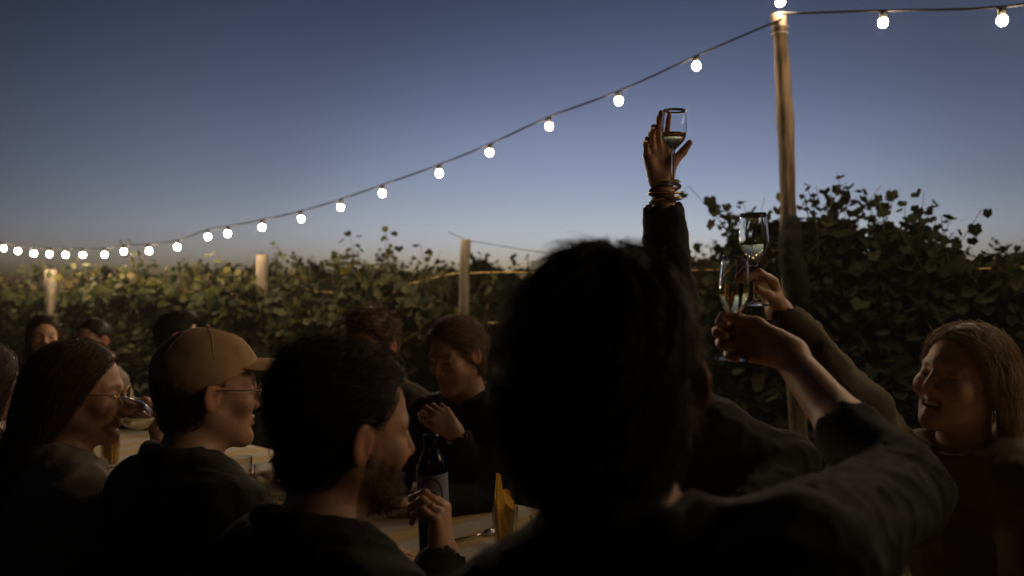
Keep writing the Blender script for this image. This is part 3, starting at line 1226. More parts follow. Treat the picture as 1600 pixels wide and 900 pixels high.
# ================================================================== LARGE STRUCTURE
def grid_plane(name, size, n, z, material, bumpy=0.0, **k):
    xs = np.linspace(-size, size, n)
    X, Y = np.meshgrid(xs, xs, indexing='ij')
    Z = z + bumpy * vnoise(np.stack([X, Y, 0 * X], -1), 0.35)
    V = np.stack([X, Y, Z], -1).reshape(-1, 3)
    i = np.arange(n * n).reshape(n, n)
    F = np.stack([i[:-1, :-1], i[1:, :-1], i[1:, 1:], i[:-1, 1:]], -1).reshape(-1, 4)
    return link(name, fast_mesh(name, V, F), material, **k)


grid_plane('ground', 300, 121, 0.0, ground_mat(), kind='structure')

ADDED_HAZE = 0.0026  # added volume: lifts the blacks and gives the bulbs a halo
if ADDED_HAZE:
    mb = MB()
    mb.box((0, 0, 1.2), (604, 604, 4.4))
    hm = bpy.data.materials.new('haze')
    hm.use_nodes = True
    hm.node_tree.nodes.remove(hm.node_tree.nodes['Principled BSDF'])
    pv = hm.node_tree.nodes.new('ShaderNodeVolumePrincipled')
    pv.inputs['Color'].default_value = (0.9, 0.9, 0.9, 1)
    pv.inputs['Density'].default_value = ADDED_HAZE
    pv.inputs['Anisotropy'].default_value = 0.2
    hm.node_tree.links.new(pv.outputs[0], hm.node_tree.nodes['Material Output'].inputs['Volume'])
    mb.build('haze', hm, None, smooth=False, label='thin haze added over the vineyard to lift the blacks and halo the bulbs', cat='haze', kind='stuff')

# grass between the table and the vines
rg = np.random.default_rng(11)
n = 26000
gp = np.stack([rg.uniform(-5.5, 3.0, n), rg.uniform(1.2, 8.6, n), np.zeros(n)], 1)
hgt = rg.uniform(0.03, 0.10, n)
an = rg.uniform(0, 2 * math.pi, n)
wv = np.stack([np.cos(an), np.sin(an), 0 * an], 1) * 0.004
ln_ = np.stack([np.cos(an + 1.3), np.sin(an + 1.3), 0 * an], 1) * (hgt * rg.uniform(0.1, 0.7, n))[:, None]
V = np.stack([gp - wv, gp + wv, gp + ln_ + np.array([0, 0, 1]) * hgt[:, None]], 1).reshape(-1, 3)
gc = np.repeat(np.array([0.05, 0.07, 0.02])[None] * rg.uniform(0.5, 1.4, n)[:, None], 3, 0)
link('grass', fast_mesh('grass', V, np.arange(3 * n).reshape(n, 3), False, gc), M['leaf'], label='short dark grass between the long table and the vines', cat='grass', kind='stuff')

# ------------------------------------------------------------------ vines
ROW0 = np.array([-0.32, 6.0, 0])
ROWD = np.array([-0.857, 0.515, 0])
ROWN = np.array([0.515, 0.857, 0])
TOPX = [-200, 0, 80, 200, 280, 340, 440, 480, 500, 525, 560, 610, 650, 690, 728, 1100, 1130, 1170, 1250, 1310, 1380, 1450, 1510, 1600, 1800]
TOPY = [425, 425, 420, 404, 398, 408, 408, 384, 384, 418, 396, 388, 392, 410, 430, 420, 380, 296, 306, 312, 305, 338, 366, 378, 400]

LEAF_OUT = [(0, 0.02), (0.24, -0.13), (0.48, 0.04), (0.45, 0.27), (0.53, 0.50), (0.30, 0.66), (0.0, 0.90), (-0.30, 0.66), (-0.53, 0.50), (-0.45, 0.27), (-0.48, 0.04), (-0.24, -0.13)]
LO = np.array([(x, y - 0.0, -0.18 * abs(x)) for x, y in LEAF_OUT] + [(0, 0.34, 0.05)])
LF = np.array([(12, i, (i + 1) % 12) for i in range(12)])


def leaves_mesh(name, P, size, ang, rng, hue):
    """P leaf base points, built as lobed vine leaves"""
    n = len(P)
    # orientation: tips droop, faces mostly outward
    yaw = ang + rng.normal(0, 0.8, n)
    droop = rng.normal(-0.7, 0.45, n)
    roll = rng.normal(0, 0.5, n)
    ty_ = np.stack([np.cos(yaw) * np.cos(droop), np.sin(yaw) * np.cos(droop), np.sin(droop)], 1)
    tx = np.stack([-np.sin(yaw), np.cos(yaw), 0 * yaw], 1)
    tz = np.cross(tx, ty_)
    tx2 = tx * np.cos(roll)[:, None] + tz * np.sin(roll)[:, None]
    tz2 = np.cross(tx2, ty_)
    fold = rng.uniform(-0.6, 2.6, n)
    L = LO[None] * size[:, None, None]
    V = P[:, None] + L[..., 0:1] * tx2[:, None] + L[..., 1:2] * ty_[:, None] + L[..., 2:3] * fold[:, None, None] * tz2[:, None]
    F = (LF[None] + (np.arange(n) * 13)[:, None, None]).reshape(-1, 3)
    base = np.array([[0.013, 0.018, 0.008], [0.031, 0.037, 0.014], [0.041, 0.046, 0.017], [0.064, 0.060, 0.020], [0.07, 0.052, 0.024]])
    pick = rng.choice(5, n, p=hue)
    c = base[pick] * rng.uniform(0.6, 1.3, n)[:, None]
    return fast_mesh(name, V.reshape(-1, 3), F, True, np.repeat(c, 13, 0))


def grapevine(u, length, ztop, label, row=0, dens=1.0, seed=0, group=None, base=None, zfun=None, hue=(0.10, 0.34, 0.36, 0.15, 0.05)):
    rng = np.random.default_rng(900 + seed)
    org = ROW0 + ROWD * u + ROWN * row if base is None else base
    root = empty('grapevine', tuple(org), 0, label=label, cat='vine', group=group)
    mb = MB()
    # trunk, knotty
    tp = [(rng.normal(0, 0.02), rng.normal(0, 0.02), z) for z in (-0.03, 0.2, 0.45, 0.7, 0.82)]
    mb.tube(tp, [0.035, 0.028, 0.026, 0.024, 0.022], 8)
    mb.build('trunk', M['bark'], root)
    canes = MB()
    P, S, A = [], [], []
    t0 = Vector(tp[-1])
    for sg in (-1, 1):
        canes.tube([t0, t0 + Vector(ROWD) * (sg * length * 0.25) + Vector((0, 0, 0.03)), t0 + Vector(ROWD) * (sg * length * 0.52)], [0.016, 0.013, 0.009], 6)
    zbase = zfun if zfun else (lambda s: ztop)
    zfun = lambda s: zbase(s) + 0.085 * float(vnoise(np.array([(seed * 0.85 + s) * 1.0, row, 0.3]), 2.3)) + 0.05 * float(vnoise(np.array([seed * 0.85 + s, row, 0.8]), 6.1)) - (0.05 if u > 0 else -0.035 if u > -3 else 0.04)
    ns = int(19 * dens * length / 1.0) + 3
    for i in range(ns):
        s = rng.uniform(-0.55, 0.55) * length
        zt = (zfun(s) if zfun else ztop)
        top = zt + (rng.normal(-0.06, 0.08) if u > 0 else rng.normal(-0.05, 0.045))
        if rng.random() < (0.14 if u > 0 else 0.05):
            top += rng.uniform(0.03, 0.15)
        p = np.array(ROWD) * s + np.array(ROWN) * rng.normal(0, 0.05) + np.array([0, 0, 0.8])
        lean = np.array(ROWD) * rng.normal(0, 0.12) + np.array(ROWN) * rng.normal(0, 0.16)
        m = 9
        pl = []
        for j in range(m + 1):
            t = j / m
            q = p + lean * t + np.array([0, 0, (top - 0.8) * t]) + np.array(ROWD) * 0.05 * math.sin(5 * t + i) * t
            if t > 0.8:
                q = q + lean * (t - 0.8) * 1.5
            pl.append(tuple(q))
        canes.tube(pl, [0.0055 * (1 - 0.7 * j / m) for j in range(m + 1)], 5, caps=False)
        nl = int(max(4, (top - 0.75) / 0.032))
        for j in range(nl):
            t = (j + rng.random()) / nl
            k = min(int(t * m), m - 1)
            q = np.array(pl[k]) + (np.array(pl[k + 1]) - np.array(pl[k])) * (t * m - k)
            sd = rng.choice([-1, 1])
            off = np.array(ROWN) * sd * rng.uniform(0.02, 0.14) + np.array(ROWD) * rng.normal(0, 0.06)
            P.append(q + off * (1.1 - 0.6 * t))
            S.append(rng.uniform(0.045, 0.098) * (1.0 - 0.30 * max(0, t - 0.55) / 0.45))
            A.append(math.atan2(ROWN[1] * sd, ROWN[0] * sd))
    # inner and lower leaves fill the wall of foliage
    nf = int(1900 * dens * length)
    for i in range(nf):
        s = rng.uniform(-0.55, 0.55) * length
        zt = (zfun(s) if zfun else ztop)
        z = 0.22 + (zt - 0.20 - 0.22) * rng.random() ** 0.8
        sd = rng.choice([-1, 1])
        th = 0.30 * math.sqrt(max(0.05, 1 - ((z - 0.9) / 0.95) ** 2)) * (1 + 0.45 * float(vnoise(np.array([u + s, row, z]), 3.1, 8)))
        d = sd * th * rng.random() ** 0.5
        P.append(np.array(ROWD) * s + np.array(ROWN) * d + np.array([0, 0, z]))
        S.append(rng.uniform(0.042, 0.092))
        A.append(math.atan2(ROWN[1] * sd, ROWN[0] * sd))
    canes.build('cane', M['bark'], root)
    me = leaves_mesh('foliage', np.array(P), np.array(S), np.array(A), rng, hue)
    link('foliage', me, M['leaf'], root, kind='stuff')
    return root


def u_of_px(px):
    t = (px - 800) / FPX
    # (-0.32 -0.857u) = t (6.0 + 0.515u)
    return (-0.32 - 6.0 * t) / (0.857 + 0.515 * t)


def ztop_u(u):
    p = ROW0 + ROWD * u
    px = 800 + FPX * p[0] / p[1]
    py = np.interp(px, TOPX, TOPY)
    return EYE - (py - 450) / FPX * p[1]


VINES = [
    (5.9, 'leafy grapevine at the far left edge, beyond the leftmost post'),
    (5.0, 'leafy grapevine just left of the leftmost post, behind the long-haired woman'),
    (4.1, 'yellow-lit grapevine under the lowest bulbs, right of the leftmost post'),
    (3.25, 'bright green grapevine under the string bulbs, behind the back of the cap'),
    (2.5, 'grapevine just left of the pale middle post, above the tan cap'),
    (1.75, 'grapevine just right of the pale middle post, with a tall pointed shoot'),
    (0.95, 'bushy dark grapevine midway between the middle post and the thin post'),
    (0.25, 'grapevine just left of the thin leaning post, behind the curly-haired man'),
    (-2.05, 'grapevine around the foot of the tall light pole, shoots left of the pole'),
    (-2.6, 'tall dark grapevine just right of the light pole'),
    (-3.2, 'dark grapevine above the laughing woman, with a stray shoot at its top'),
    (-3.85, 'darkest grapevine at the right edge of the picture'),
]
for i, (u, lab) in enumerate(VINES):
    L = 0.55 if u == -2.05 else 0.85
    grapevine(u, L, 0, lab, 0, 1.25 if u > 0 else 1.6, i, 'vines of the front row', zfun=lambda s, u=u: ztop_u(u + s), hue=(0.10, 0.34, 0.36, 0.15, 0.05) if u > 0 else (0.74, 0.16, 0.08, 0.02, 0.0) if u > -2.1 else (0.93, 0.05, 0.02, 0.0, 0.0))  # right-hand vines: darker leaf colours stand in for their unlit side

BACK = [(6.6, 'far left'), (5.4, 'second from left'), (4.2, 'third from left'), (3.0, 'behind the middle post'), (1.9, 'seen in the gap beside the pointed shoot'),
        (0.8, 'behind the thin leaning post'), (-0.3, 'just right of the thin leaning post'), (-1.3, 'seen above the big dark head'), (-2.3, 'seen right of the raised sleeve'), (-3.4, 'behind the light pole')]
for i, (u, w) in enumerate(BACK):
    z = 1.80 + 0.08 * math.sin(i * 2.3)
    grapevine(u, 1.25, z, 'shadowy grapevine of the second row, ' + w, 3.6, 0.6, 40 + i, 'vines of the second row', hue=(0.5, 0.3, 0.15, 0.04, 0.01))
# farther rows melt into one dark band
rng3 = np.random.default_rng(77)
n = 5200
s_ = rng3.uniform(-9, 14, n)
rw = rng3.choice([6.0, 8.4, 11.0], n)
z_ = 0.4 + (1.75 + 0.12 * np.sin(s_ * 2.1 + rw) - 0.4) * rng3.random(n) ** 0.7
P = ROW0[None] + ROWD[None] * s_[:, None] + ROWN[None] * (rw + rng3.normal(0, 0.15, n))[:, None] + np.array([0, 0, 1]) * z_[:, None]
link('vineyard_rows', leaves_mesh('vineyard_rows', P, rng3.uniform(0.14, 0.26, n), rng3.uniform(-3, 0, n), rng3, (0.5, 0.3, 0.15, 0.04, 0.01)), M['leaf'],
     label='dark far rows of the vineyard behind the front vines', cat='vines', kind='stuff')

# posts and trellis wires
def vine_post(px, py, y, r, lean, label):
    top = at(px, py, y)
    root = MB()
    h = top[2]
    n = 9
    pts = [(0, 0, -0.2)] + [(lean * h * (k / n) + 0.004 * math.sin(k * 2.1), 0.003 * math.sin(k * 1.3), h * k / n) for k in range(n)] + [(lean * h, 0, h - 0.006), (lean * h, 0, h)]
    rs = [r * 1.04] + [r * (1.03 - 0.05 * k / n + 0.012 * math.sin(k * 3.1)) for k in range(n)] + [r * 0.97, r * 0.9]
    root.tube(pts, rs, 14)
    o = root.build('vine_post', M['post_wood'], None, label=label, cat='post', group='wooden posts of the front vine row')
    o.location = (top[0] - lean * h, top[1], 0)
    return o


POSTS = [(80, 422, 8.12, 0.056, 0.0, 'short pale wooden vine post farthest left'),
         (410, 398, 6.85, 0.048, 0.008, 'pale wooden vine post above the tan cap'),
         (728, 374, 5.62, 0.035, 0.035, 'thin leaning wooden vine post left of the big dark head')]
for p in POSTS:
    vine_post(*p)
for z, lab in ((0.78, 'lowest trellis wire of the front vine row'), (1.17, 'middle trellis wire of the front vine row'), (1.52, 'upper trellis wire running right from the thin leaning post')):
    mb = MB()
    pts = []
    for k in range(25):
        u = 7.0 - 11.0 * k / 24
        p = ROW0 + ROWD * u + ROWN * 0.03
        pts.append((p[0], p[1], z - 0.14 * float(np.clip((u - 0.2) / 0.8, 0, 1)) + 0.012 * math.sin(k * 1.7)))
    mb.tube(pts, 0.0045, 6)
    mb.build('trellis_wire', M['wire'], None, label=lab, cat='wire', group='trellis wires')
mb = MB()
a_, b_ = at(728, 376, 5.62), at(1150, 420, 4.9)
mb.tube([at(700, 362, 5.7), a_ + np.array([0, 0, 0.004])] + [a_ + (b_ - a_) * t - np.array([0, 0, 0.03 * math.sin(math.pi * t)]) for t in (0.25, 0.5, 0.75, 1)], 0.0022, 5)
mb.build('top_wire', M['cable'], None, label='thin slack wire at the top of the thin leaning post', cat='wire')

# ------------------------------------------------------------------ light pole
POLE = at(1217, 22, 4.3)
pole_root = empty('light_pole', (POLE[0] + 0.13, POLE[1], 0), label='tall rough wooden pole carrying the string lights', cat='pole')
mb = MB()
pts, rs = [], []
nn = 22
for k in range(nn + 1):
    t = k / nn
    z = -0.15 + (POLE[2] + 0.15) * t
    pts.append((-0.13 * (z / POLE[2]) + 0.006 * math.sin(z * 3.4), 0.006 * math.sin(z * 2.1 + 1), z))
    rs.append(0.046 - 0.008 * t + 0.003 * math.sin(z * 9) + 0.0015 * math.sin(z * 23))
mb.tube(pts, rs, 16)
mb.build('shaft', M['pole_wood'], pole_root)
for z, rr in ((2.70, 0.045), (2.735, 0.045)):
    mb = MB()
    mb.ring((-0.13 * z / POLE[2], 0.0, z), Matrix.Identity(3), rr - 0.004, rr - 0.004, 0.003, 24, 6)
    mb.build('cable_tie', M['tie'], pole_root)

# black cloth wrapped round the pole
pr = []
for k, (px, py, y, r) in enumerate([(1236, 350, 4.27, 0.055), (1234, 376, 4.25, 0.058), (1234, 400, 4.25, 0.052), (1240, 420, 4.26, 0.066), (1244, 445, 4.27, 0.062), (1248, 470, 4.28, 0.05)]):
    pr.append(at(px, py, y))
prim = [RC(pr[k], pr[k + 1], (0.046, 0.047, 0.046, 0.056, 0.055, 0.047)[k], (0.046, 0.047, 0.046, 0.056, 0.055, 0.047)[k + 1], 0.03) for k in range(5)]
V, F = polygonise(prim, 0.012)
V = wrinkle(V, F, 0.004, 22, 4)
link('cloth_wrap', fast_mesh('cloth_wrap', V, F), M['wrap_cloth'], label='black cloth wrapped round the lower part of the light pole', cat='cloth')

# ------------------------------------------------------------------ string lights
ORD = ['first', 'second', 'third', 'fourth', 'fifth', 'sixth', 'seventh', 'eighth', 'ninth', 'tenth', 'eleventh', 'twelfth', 'thirteenth', 'fourteenth', 'fifteenth',
       'sixteenth', 'seventeenth', 'eighteenth', 'nineteenth', 'twentieth', 'twenty-first', 'twenty-second']
glob = MB()
glob.lathe([(0.0005, -0.0665), (0.007, -0.0655), (0.0145, -0.0615), (0.0198, -0.055), (0.0225, -0.047), (0.0228, -0.040), (0.0212, -0.032), (0.0178, -0.025), (0.0135, -0.020)], 24)
gl_me = bpy.data.meshes.new('globe')
gl_me.from_pydata([(x * 0.86, y * 0.86, -0.018 + (z + 0.018) * 0.88) for x, y, z in glob.v], [], glob.f)
gl_me.polygons.foreach_set('use_smooth', [True] * len(gl_me.polygons))
gl_me.materials.append(M['bulb_glow'])
sk = MB()
sk.lathe([(0.0135, -0.022), (0.0155, -0.022), (0.0155, -0.012), (0.0172, -0.010), (0.0172, 0.010), (0.012, 0.016), (0.006, 0.018)], 20)
sk_me = bpy.data.meshes.new('socket')
sk_me.from_pydata(sk.v, [], sk.f)
sk_me.polygons.foreach_set('use_smooth', [True] * len(sk_me.polygons))
sk_me.materials.append(M['black_plastic'])


def bulb(p, label, tilt=(0, 0)):
    root = empty('light_bulb', tuple(p), label=label, cat='light bulb', group='bulbs of the string lights')
    root.rotation_euler = (tilt[0], tilt[1], 0)
    link('globe', gl_me, None, root)
    link('socket', sk_me, None, root)
    return root


LEFT = [(1088, 105), (967, 159), (857, 199), (766, 240), (686, 272), (597, 303), (532, 325), (470, 343), (410, 356), (356, 366), (324, 371), (277, 387), (232, 393), (193, 394),
        (164, 399), (130, 399), (103, 399), (78, 398), (52, 397), (28, 393), (5, 389)]


def on_left(px):
    t = (px - 800) / FPX
    s = (1.345 - 4.3 * t) / (6.445 + 4.2 * t)
    return s, 4.3 + 4.2 * s


cab = [tuple(POLE + np.array([0.0, -0.05, -0.055]))]
rb = random.Random(3)
for i, (px, py) in enumerate(LEFT):
    s, y = on_left(px)
    c = at(px, py, y)
    anchor = c + np.array([0, 0, 0.044])
    cab.append(tuple(anchor))
    bulb(anchor, 'glowing bulb on the left string of lights, %s from the wooden pole' % ORD[i], (rb.uniform(-0.12, 0.12), rb.uniform(-0.12, 0.12)))
for s, z in ((1.12, 1.98), (1.3, 2.3), (1.5, 2.8)):
    cab.append((1.345 - 6.445 * s, 4.3 + 4.2 * s, z))


def smooth_path(pts, sub=4):
    P = [Vector(p) for p in pts]
    out = []
    for i in range(len(P) - 1):
        p0, p1, p2, p3 = P[max(i - 1, 0)], P[i], P[i + 1], P[min(i + 2, len(P) - 1)]
        for k in range(sub):
            t = k / sub
            out.append(0.5 * ((2 * p1) + (p2 - p0) * t + (2 * p0 - 5 * p1 + 4 * p2 - p3) * t * t + (3 * p1 - p0 - 3 * p2 + p3) * t ** 3))
    out.append(P[-1])
    return out


mb = MB()
mb.tube([tuple(Vector(p) + Vector((0, 0, 0.016))) for p in smooth_path(cab)], 0.0058, 8)
mb.build('light_cable', M['cable'], None, label='black cable of the left string of lights sagging from the pole', cat='cable')
cab = [tuple(POLE + np.array([0.0, -0.05, -0.03]))]
RIGHT = [at(1380, 37, 3.9), at(1565, 34, 3.45), np.array([2.26, 3.0, 2.43]), np.array([2.54, 2.55, 2.40]), np.array([2.82, 2.1, 2.42]), np.array([3.1, 1.65, 2.46]),
         np.array([3.38, 1.2, 2.52]), np.array([3.64, 0.75, 2.56]), np.array([3.86, 0.28, 2.58])]  # bulbs past the second are unseen, added to light faces and dark backs
for i, c in enumerate(RIGHT):
    anchor = c + np.array([0, 0, 0.044])
    cab.append(tuple(anchor))
    bulb(anchor, 'glowing bulb on the right string of lights, %s from the wooden pole' % ORD[i], (0.05, -0.1 * (i % 3)))
cab += [(4.06, -0.25, 2.66), (4.2, -0.9, 2.80)]
mb = MB()
mb.tube([tuple(Vector(p) + Vector((0, 0, 0.016))) for p in smooth_path(cab)], 0.0058, 8)
mb.build('light_cable', M['cable'], None, label='black cable of the right string of lights leaving the picture', cat='cable')
bulb(POLE + np.array([0.012, -0.055, 0.078]), 'glowing bulb standing at the very top of the wooden pole', (0.5, 0.5))

for (x, y, z, lab) in ((1.345 - 6.445 * 1.5, 4.3 + 4.2 * 1.5, 2.85, 'rough wooden pole at the far end of the left string of lights'), (4.2, -0.93, 2.9, 'rough wooden pole at the far end of the right string of lights')):
    pr_ = empty('light_pole', (x, y, 0), label=lab, cat='pole')
    mb = MB()
    mb.tube([(0.01 * math.sin(k * 1.9), 0.01 * math.cos(k * 1.4), -0.15 + (z + 0.15) * k / 12) for k in range(13)], [0.046 - 0.0006 * k for k in range(13)], 14)
    mb.build('shaft', M['pole_wood'], pr_)

# ------------------------------------------------------------------ table and benches
ang_t = math.atan2(T_[1], T_[0])
TL0, TL1, TB0, TB1, TZ = -1.6, 5.6, 0.44, 1.20, 0.75
tbl = empty('long_table', tuple(tab((TL0 + TL1) / 2, (TB0 + TB1) / 2)), ang_t, label='long trestle table under the striped cloth', cat='table')
L_, W_ = TL1 - TL0, TB1 - TB0
mb = MB()
mb.box((0, 0, TZ - 0.02), (L_ - 0.02, W_ - 0.02, 0.036))
mb.build('tabletop', M['bench_wood'], tbl, smooth=False)
for x in np.linspace(-L_ / 2 + 0.4, L_ / 2 - 0.4, 6):
    for sy in (-1, 1):
        mb = MB()
        mb.tube([(x, sy * 0.28, 0.0), (x, sy * 0.2, TZ - 0.04)], 0.018, 8)
        mb.build('leg', M['black_plastic'], tbl)
# cloth: top, rounded edge and hanging sides in one sheet
ys = [-W_ / 2 - 0.025, -W_ / 2 - 0.024, -W_ / 2 - 0.022, -W_ / 2 - 0.018, -W_ / 2 - 0.008] + list(np.linspace(-W_ / 2 + 0.02, W_ / 2 - 0.02, 16)) + [W_ / 2 + 0.008, W_ / 2 + 0.018, W_ / 2 + 0.022, W_ / 2 + 0.024, W_ / 2 + 0.025]
zs = [0.50, 0.57, 0.64, 0.70, 0.742] + [0.754] * 16 + [0.742, 0.70, 0.64, 0.57, 0.50]
nx = 240
xs = np.linspace(-L_ / 2 - 0.02, L_ / 2 + 0.02, nx)
X = np.repeat(xs[:, None], len(ys), 1)
Y = np.repeat(np.array(ys)[None], nx, 0)
Z = np.repeat(np.array(zs)[None], nx, 0)
hang = np.clip((0.75 - Z) / 0.25, 0, 1)
fold = np.sin(X * 21 + 2 * vnoise(np.stack([X, 0 * X, 0 * X], -1), 1.5)) * 0.022 * hang
Y = Y + np.sign(Y) * fold
Z = Z + np.where(hang == 0, 0.002 + 0.0025 * vnoise(np.stack([X, Y, 0 * X], -1), 6), 0)
V = np.stack([X, Y, Z], -1).reshape(-1, 3)
i = np.arange(nx * len(ys)).reshape(nx, len(ys))
F = np.stack([i[:-1, :-1], i[1:, :-1], i[1:, 1:], i[:-1, 1:]], -1).reshape(-1, 4)
ck = link('tablecloth', fast_mesh('tablecloth', V, F), tablecloth_mat(), label='white and yellow striped cloth on the long table', cat='tablecloth')
ck.location = tbl.location
ck.rotation_euler = (0, 0, ang_t)
for b, lab in ((-0.17, 'wooden bench on the near side under the people seen from behind'), (1.60, 'wooden bench on the far side under the people facing us')):
    bn = empty('bench', tuple(tab((TL0 + TL1) / 2, b)), ang_t, label=lab, cat='bench')
    for k in range(2):
        mb = MB()
        mb.box((0, (k - 0.5) * 0.145, 0.425), (L_, 0.135, 0.032))
        mb.build('plank', M['bench_wood'], bn, smooth=False)
    for x in np.linspace(-L_ / 2 + 0.4, L_ / 2 - 0.4, 6):
        for sy in (-1, 1):
            mb = MB()
            mb.tube([(x, sy * 0.13, 0.0), (x, sy * 0.10, 0.41)], 0.016, 8)
            mb.build('leg', M['black_plastic'], bn)

# ================================================================== PEOPLE
P1w = at(1224, 546, 1.44)
P1e = at(1402, 768, 1.17)
P14w = at(1220, 492, 1.80)
P14e = at(1338, 655, 1.66)
P3w = at(1034, 288, 2.22)
P3e = at(1046, 470, 2.28)
up = np.array([0, 0, 1.0])

front = person(dict(seed=1, head=(960, 592, 0.92), yaw=13, pitch=-2, roll=0, tyaw=20, near=3, hs=0.98, lean=0.06, crane=0.03, top='navy_cloth', sw=0.172, bulk=1.0, tilt=17, ear_flare=0.012, nshift=(0.02, 0, -0.015),
    hair_col=(0.085, 0.058, 0.042), hair=dict(style='thick', n=7500, len=0.085, lift=0.010, r=0.00055, flow='down', wave=0.6),
    armR=dict(elbow=P1e, wrist=P1w, u=(-0.62, 0.74, 0.16), w=(-0.78, -0.58, 0.0), sleeve=0.36, fine=0.0035, sh=(0.02, 0.02, 0.03),
              curls=[(52, 66, 44), (56, 70, 46), (58, 72, 46), (60, 72, 46)], thumb=(0.85, 0.15, 0.5), spread=1, baggy=1.05),
    top_name='shirt', fold=0.006, loose=0.015,
    label='person seen from behind with thick dark hair, raising a glass, nearest the camera'))

bottleC = at(678, 770, 1.62)
P4w = at(692, 870, 1.58)
beard = person(dict(seed=2, head=(545, 676, 1.28), yaw=58, pitch=-6, roll=3, tyaw=46, near=3, lean=0.10, crane=0.05, top='black_cloth', jaw=1.08, beard=True,
    hair_col=(0.036, 0.025, 0.019), hair=dict(style='swept', n=5200, len=0.055, lift=0.006, r=0.0005, flow='back', wave=0.25),
    armL=dict(elbow=at(640, 1010, 1.45), wrist=P4w, u=(-0.05, -0.02, 1.0), w=(-0.9, 0.25, 0.1), sleeve=0.9, fine=0.0035,
              curls=[(48, 62, 42), (50, 64, 44), (52, 66, 44), (50, 66, 44)], thumb=(0.55, 0.35, 0.7), spread=1),
    label='bearded man with swept-back dark hair in profile, holding a bottle'))

capman = person(dict(seed=3, head=(327, 612, 1.75), yaw=60, pitch=-2, tyaw=42, near=2, lean=0.12, crane=0.045, top='olive_cloth',
    hair_col=BROWN, hair=dict(style='under_cap', n=1500, len=0.022, lift=0.003, r=0.0006, flow='short'), sw=0.18, bulk=1.05,
    label='person in a tan baseball cap and thin glasses, seen from behind in profile'))
eyeglasses(capman, 'frame_metal')

P6w = at(258, 706, 2.02)
glasswoman = person(dict(seed=4, head=(126, 616, 2.0), yaw=78, pitch=-4, tyaw=50, near=2, lean=0.10, crane=0.04, top='grey_cloth', sw=0.165, bulk=0.92,
    hair_col=(0.13, 0.075, 0.042), hair=dict(style='long', n=8000, len=0.14, lift=0.006, r=0.0005, flow='down', wave=0.2), hair_len=0.24, hair_back=0.13,
    armL=dict(elbow=at(300, 815, 2.12), wrist=P6w, u=(-0.22, 0.05, 0.9), w=(-1, 0.0, 0.25), sleeve=0.92, fine=0.0045,
              curls=[(20, 40, 30), (28, 45, 30), (34, 50, 30), (38, 50, 30)], thumb=(0.7, -0.2, 0.7)),
    label='person with long brown hair and glasses drinking from a tilted wine glass'))
eyeglasses(glasswoman, 'gold')

edge = person(dict(seed=5, head=(-24, 600, 2.5), yaw=15, tyaw=60, near=1, top='brown_knit', hair_col=BROWN, sw=0.165, bulk=0.95,
    hair=dict(style='long', n=900, len=0.12, lift=0.005, r=0.0009, flow='down'), label='person half cut off by the left edge of the picture'))

far8 = person(dict(seed=6, head=(70, 525, 5.1), yaw=150, pitch=-4, tyaw=FACE_NEAR + 360, near=1, top='black_cloth', hair_col=BROWN, sw=0.16, bulk=0.9,
    hair=dict(style='long', n=800, len=0.12, lift=0.005, r=0.0012, flow='down'), hair_len=0.2, label='person with long dark hair and lit face at the far left end'))
far9 = person(dict(seed=7, head=(145, 532, 4.75), yaw=195, pitch=-6, tyaw=FACE_NEAR, near=1, top='grey_cloth', hair_col=DARK, skin=(0.45, 0.25, 0.17),
    hair=dict(style='short', n=800, len=0.02, lift=0.003, r=0.0012, flow='short'), label='short-haired person half hidden above the head of the woman with glasses'))
far10 = person(dict(seed=8, head=(278, 526, 4.3), yaw=70, pitch=-4, tyaw=FACE_NEAR + 30, near=1, top='black_cloth', hair_col=DARK,
    hair=dict(style='curly', n=900, len=0.03, lift=0.004, r=0.0012, flow='short'), label='dark-haired person in black showing just above the tan cap'))
curly = person(dict(seed=9, head=(581, 538, 3.05), yaw=-158, pitch=-14, roll=-4, tyaw=FACE_NEAR, near=1, top='brown_knit', hair_col=(0.17, 0.095, 0.052),
    hair=dict(style='curly', n=2600, len=0.04, lift=0.009, r=0.0011, flow='curl'), label='man with curly brown hair showing above the bearded man'))

P13w = at(712, 678, 2.62)
mid = person(dict(seed=10, head=(712, 556, 2.78), yaw=-142, pitch=-14, roll=4, tyaw=FACE_NEAR - 5, near=2, lean=0.22, crane=0.06, top='black_cloth', sw=0.16, bulk=0.92, skin=(0.46, 0.26, 0.175),
    lids=True, hair_col=(0.17, 0.095, 0.052), hair=dict(style='tied', n=3600, len=0.08, lift=0.006, r=0.0008, flow='back'),
    armR=dict(elbow=at(770, 800, 2.68), wrist=P13w, u=nrm(at(672, 628, 2.60) - P13w), w=(-0.3, 0.9, -0.3), sleeve=0.93, fine=0.005,
              curls=[(40, 60, 40), (48, 66, 40), (52, 70, 40), (55, 70, 40)], thumb=(0.8, 0.2, 0.4)),
    label='person in black facing us with hair tied back, hand near the chin'))
mb = MB()
a_, d_ = P13w - mid['loc'], nrm(P13w - at(770, 800, 2.68))
mb.tube([a_ - d_ * 0.028, a_ - d_ * 0.006], [0.037, 0.036], 18, caps=False)
mb.tube([a_ - d_ * 0.028, a_ - d_ * 0.006], [0.034, 0.033], 18, caps=False)
mb.build('shirt_cuff', M['white_cloth'], mid['root'])

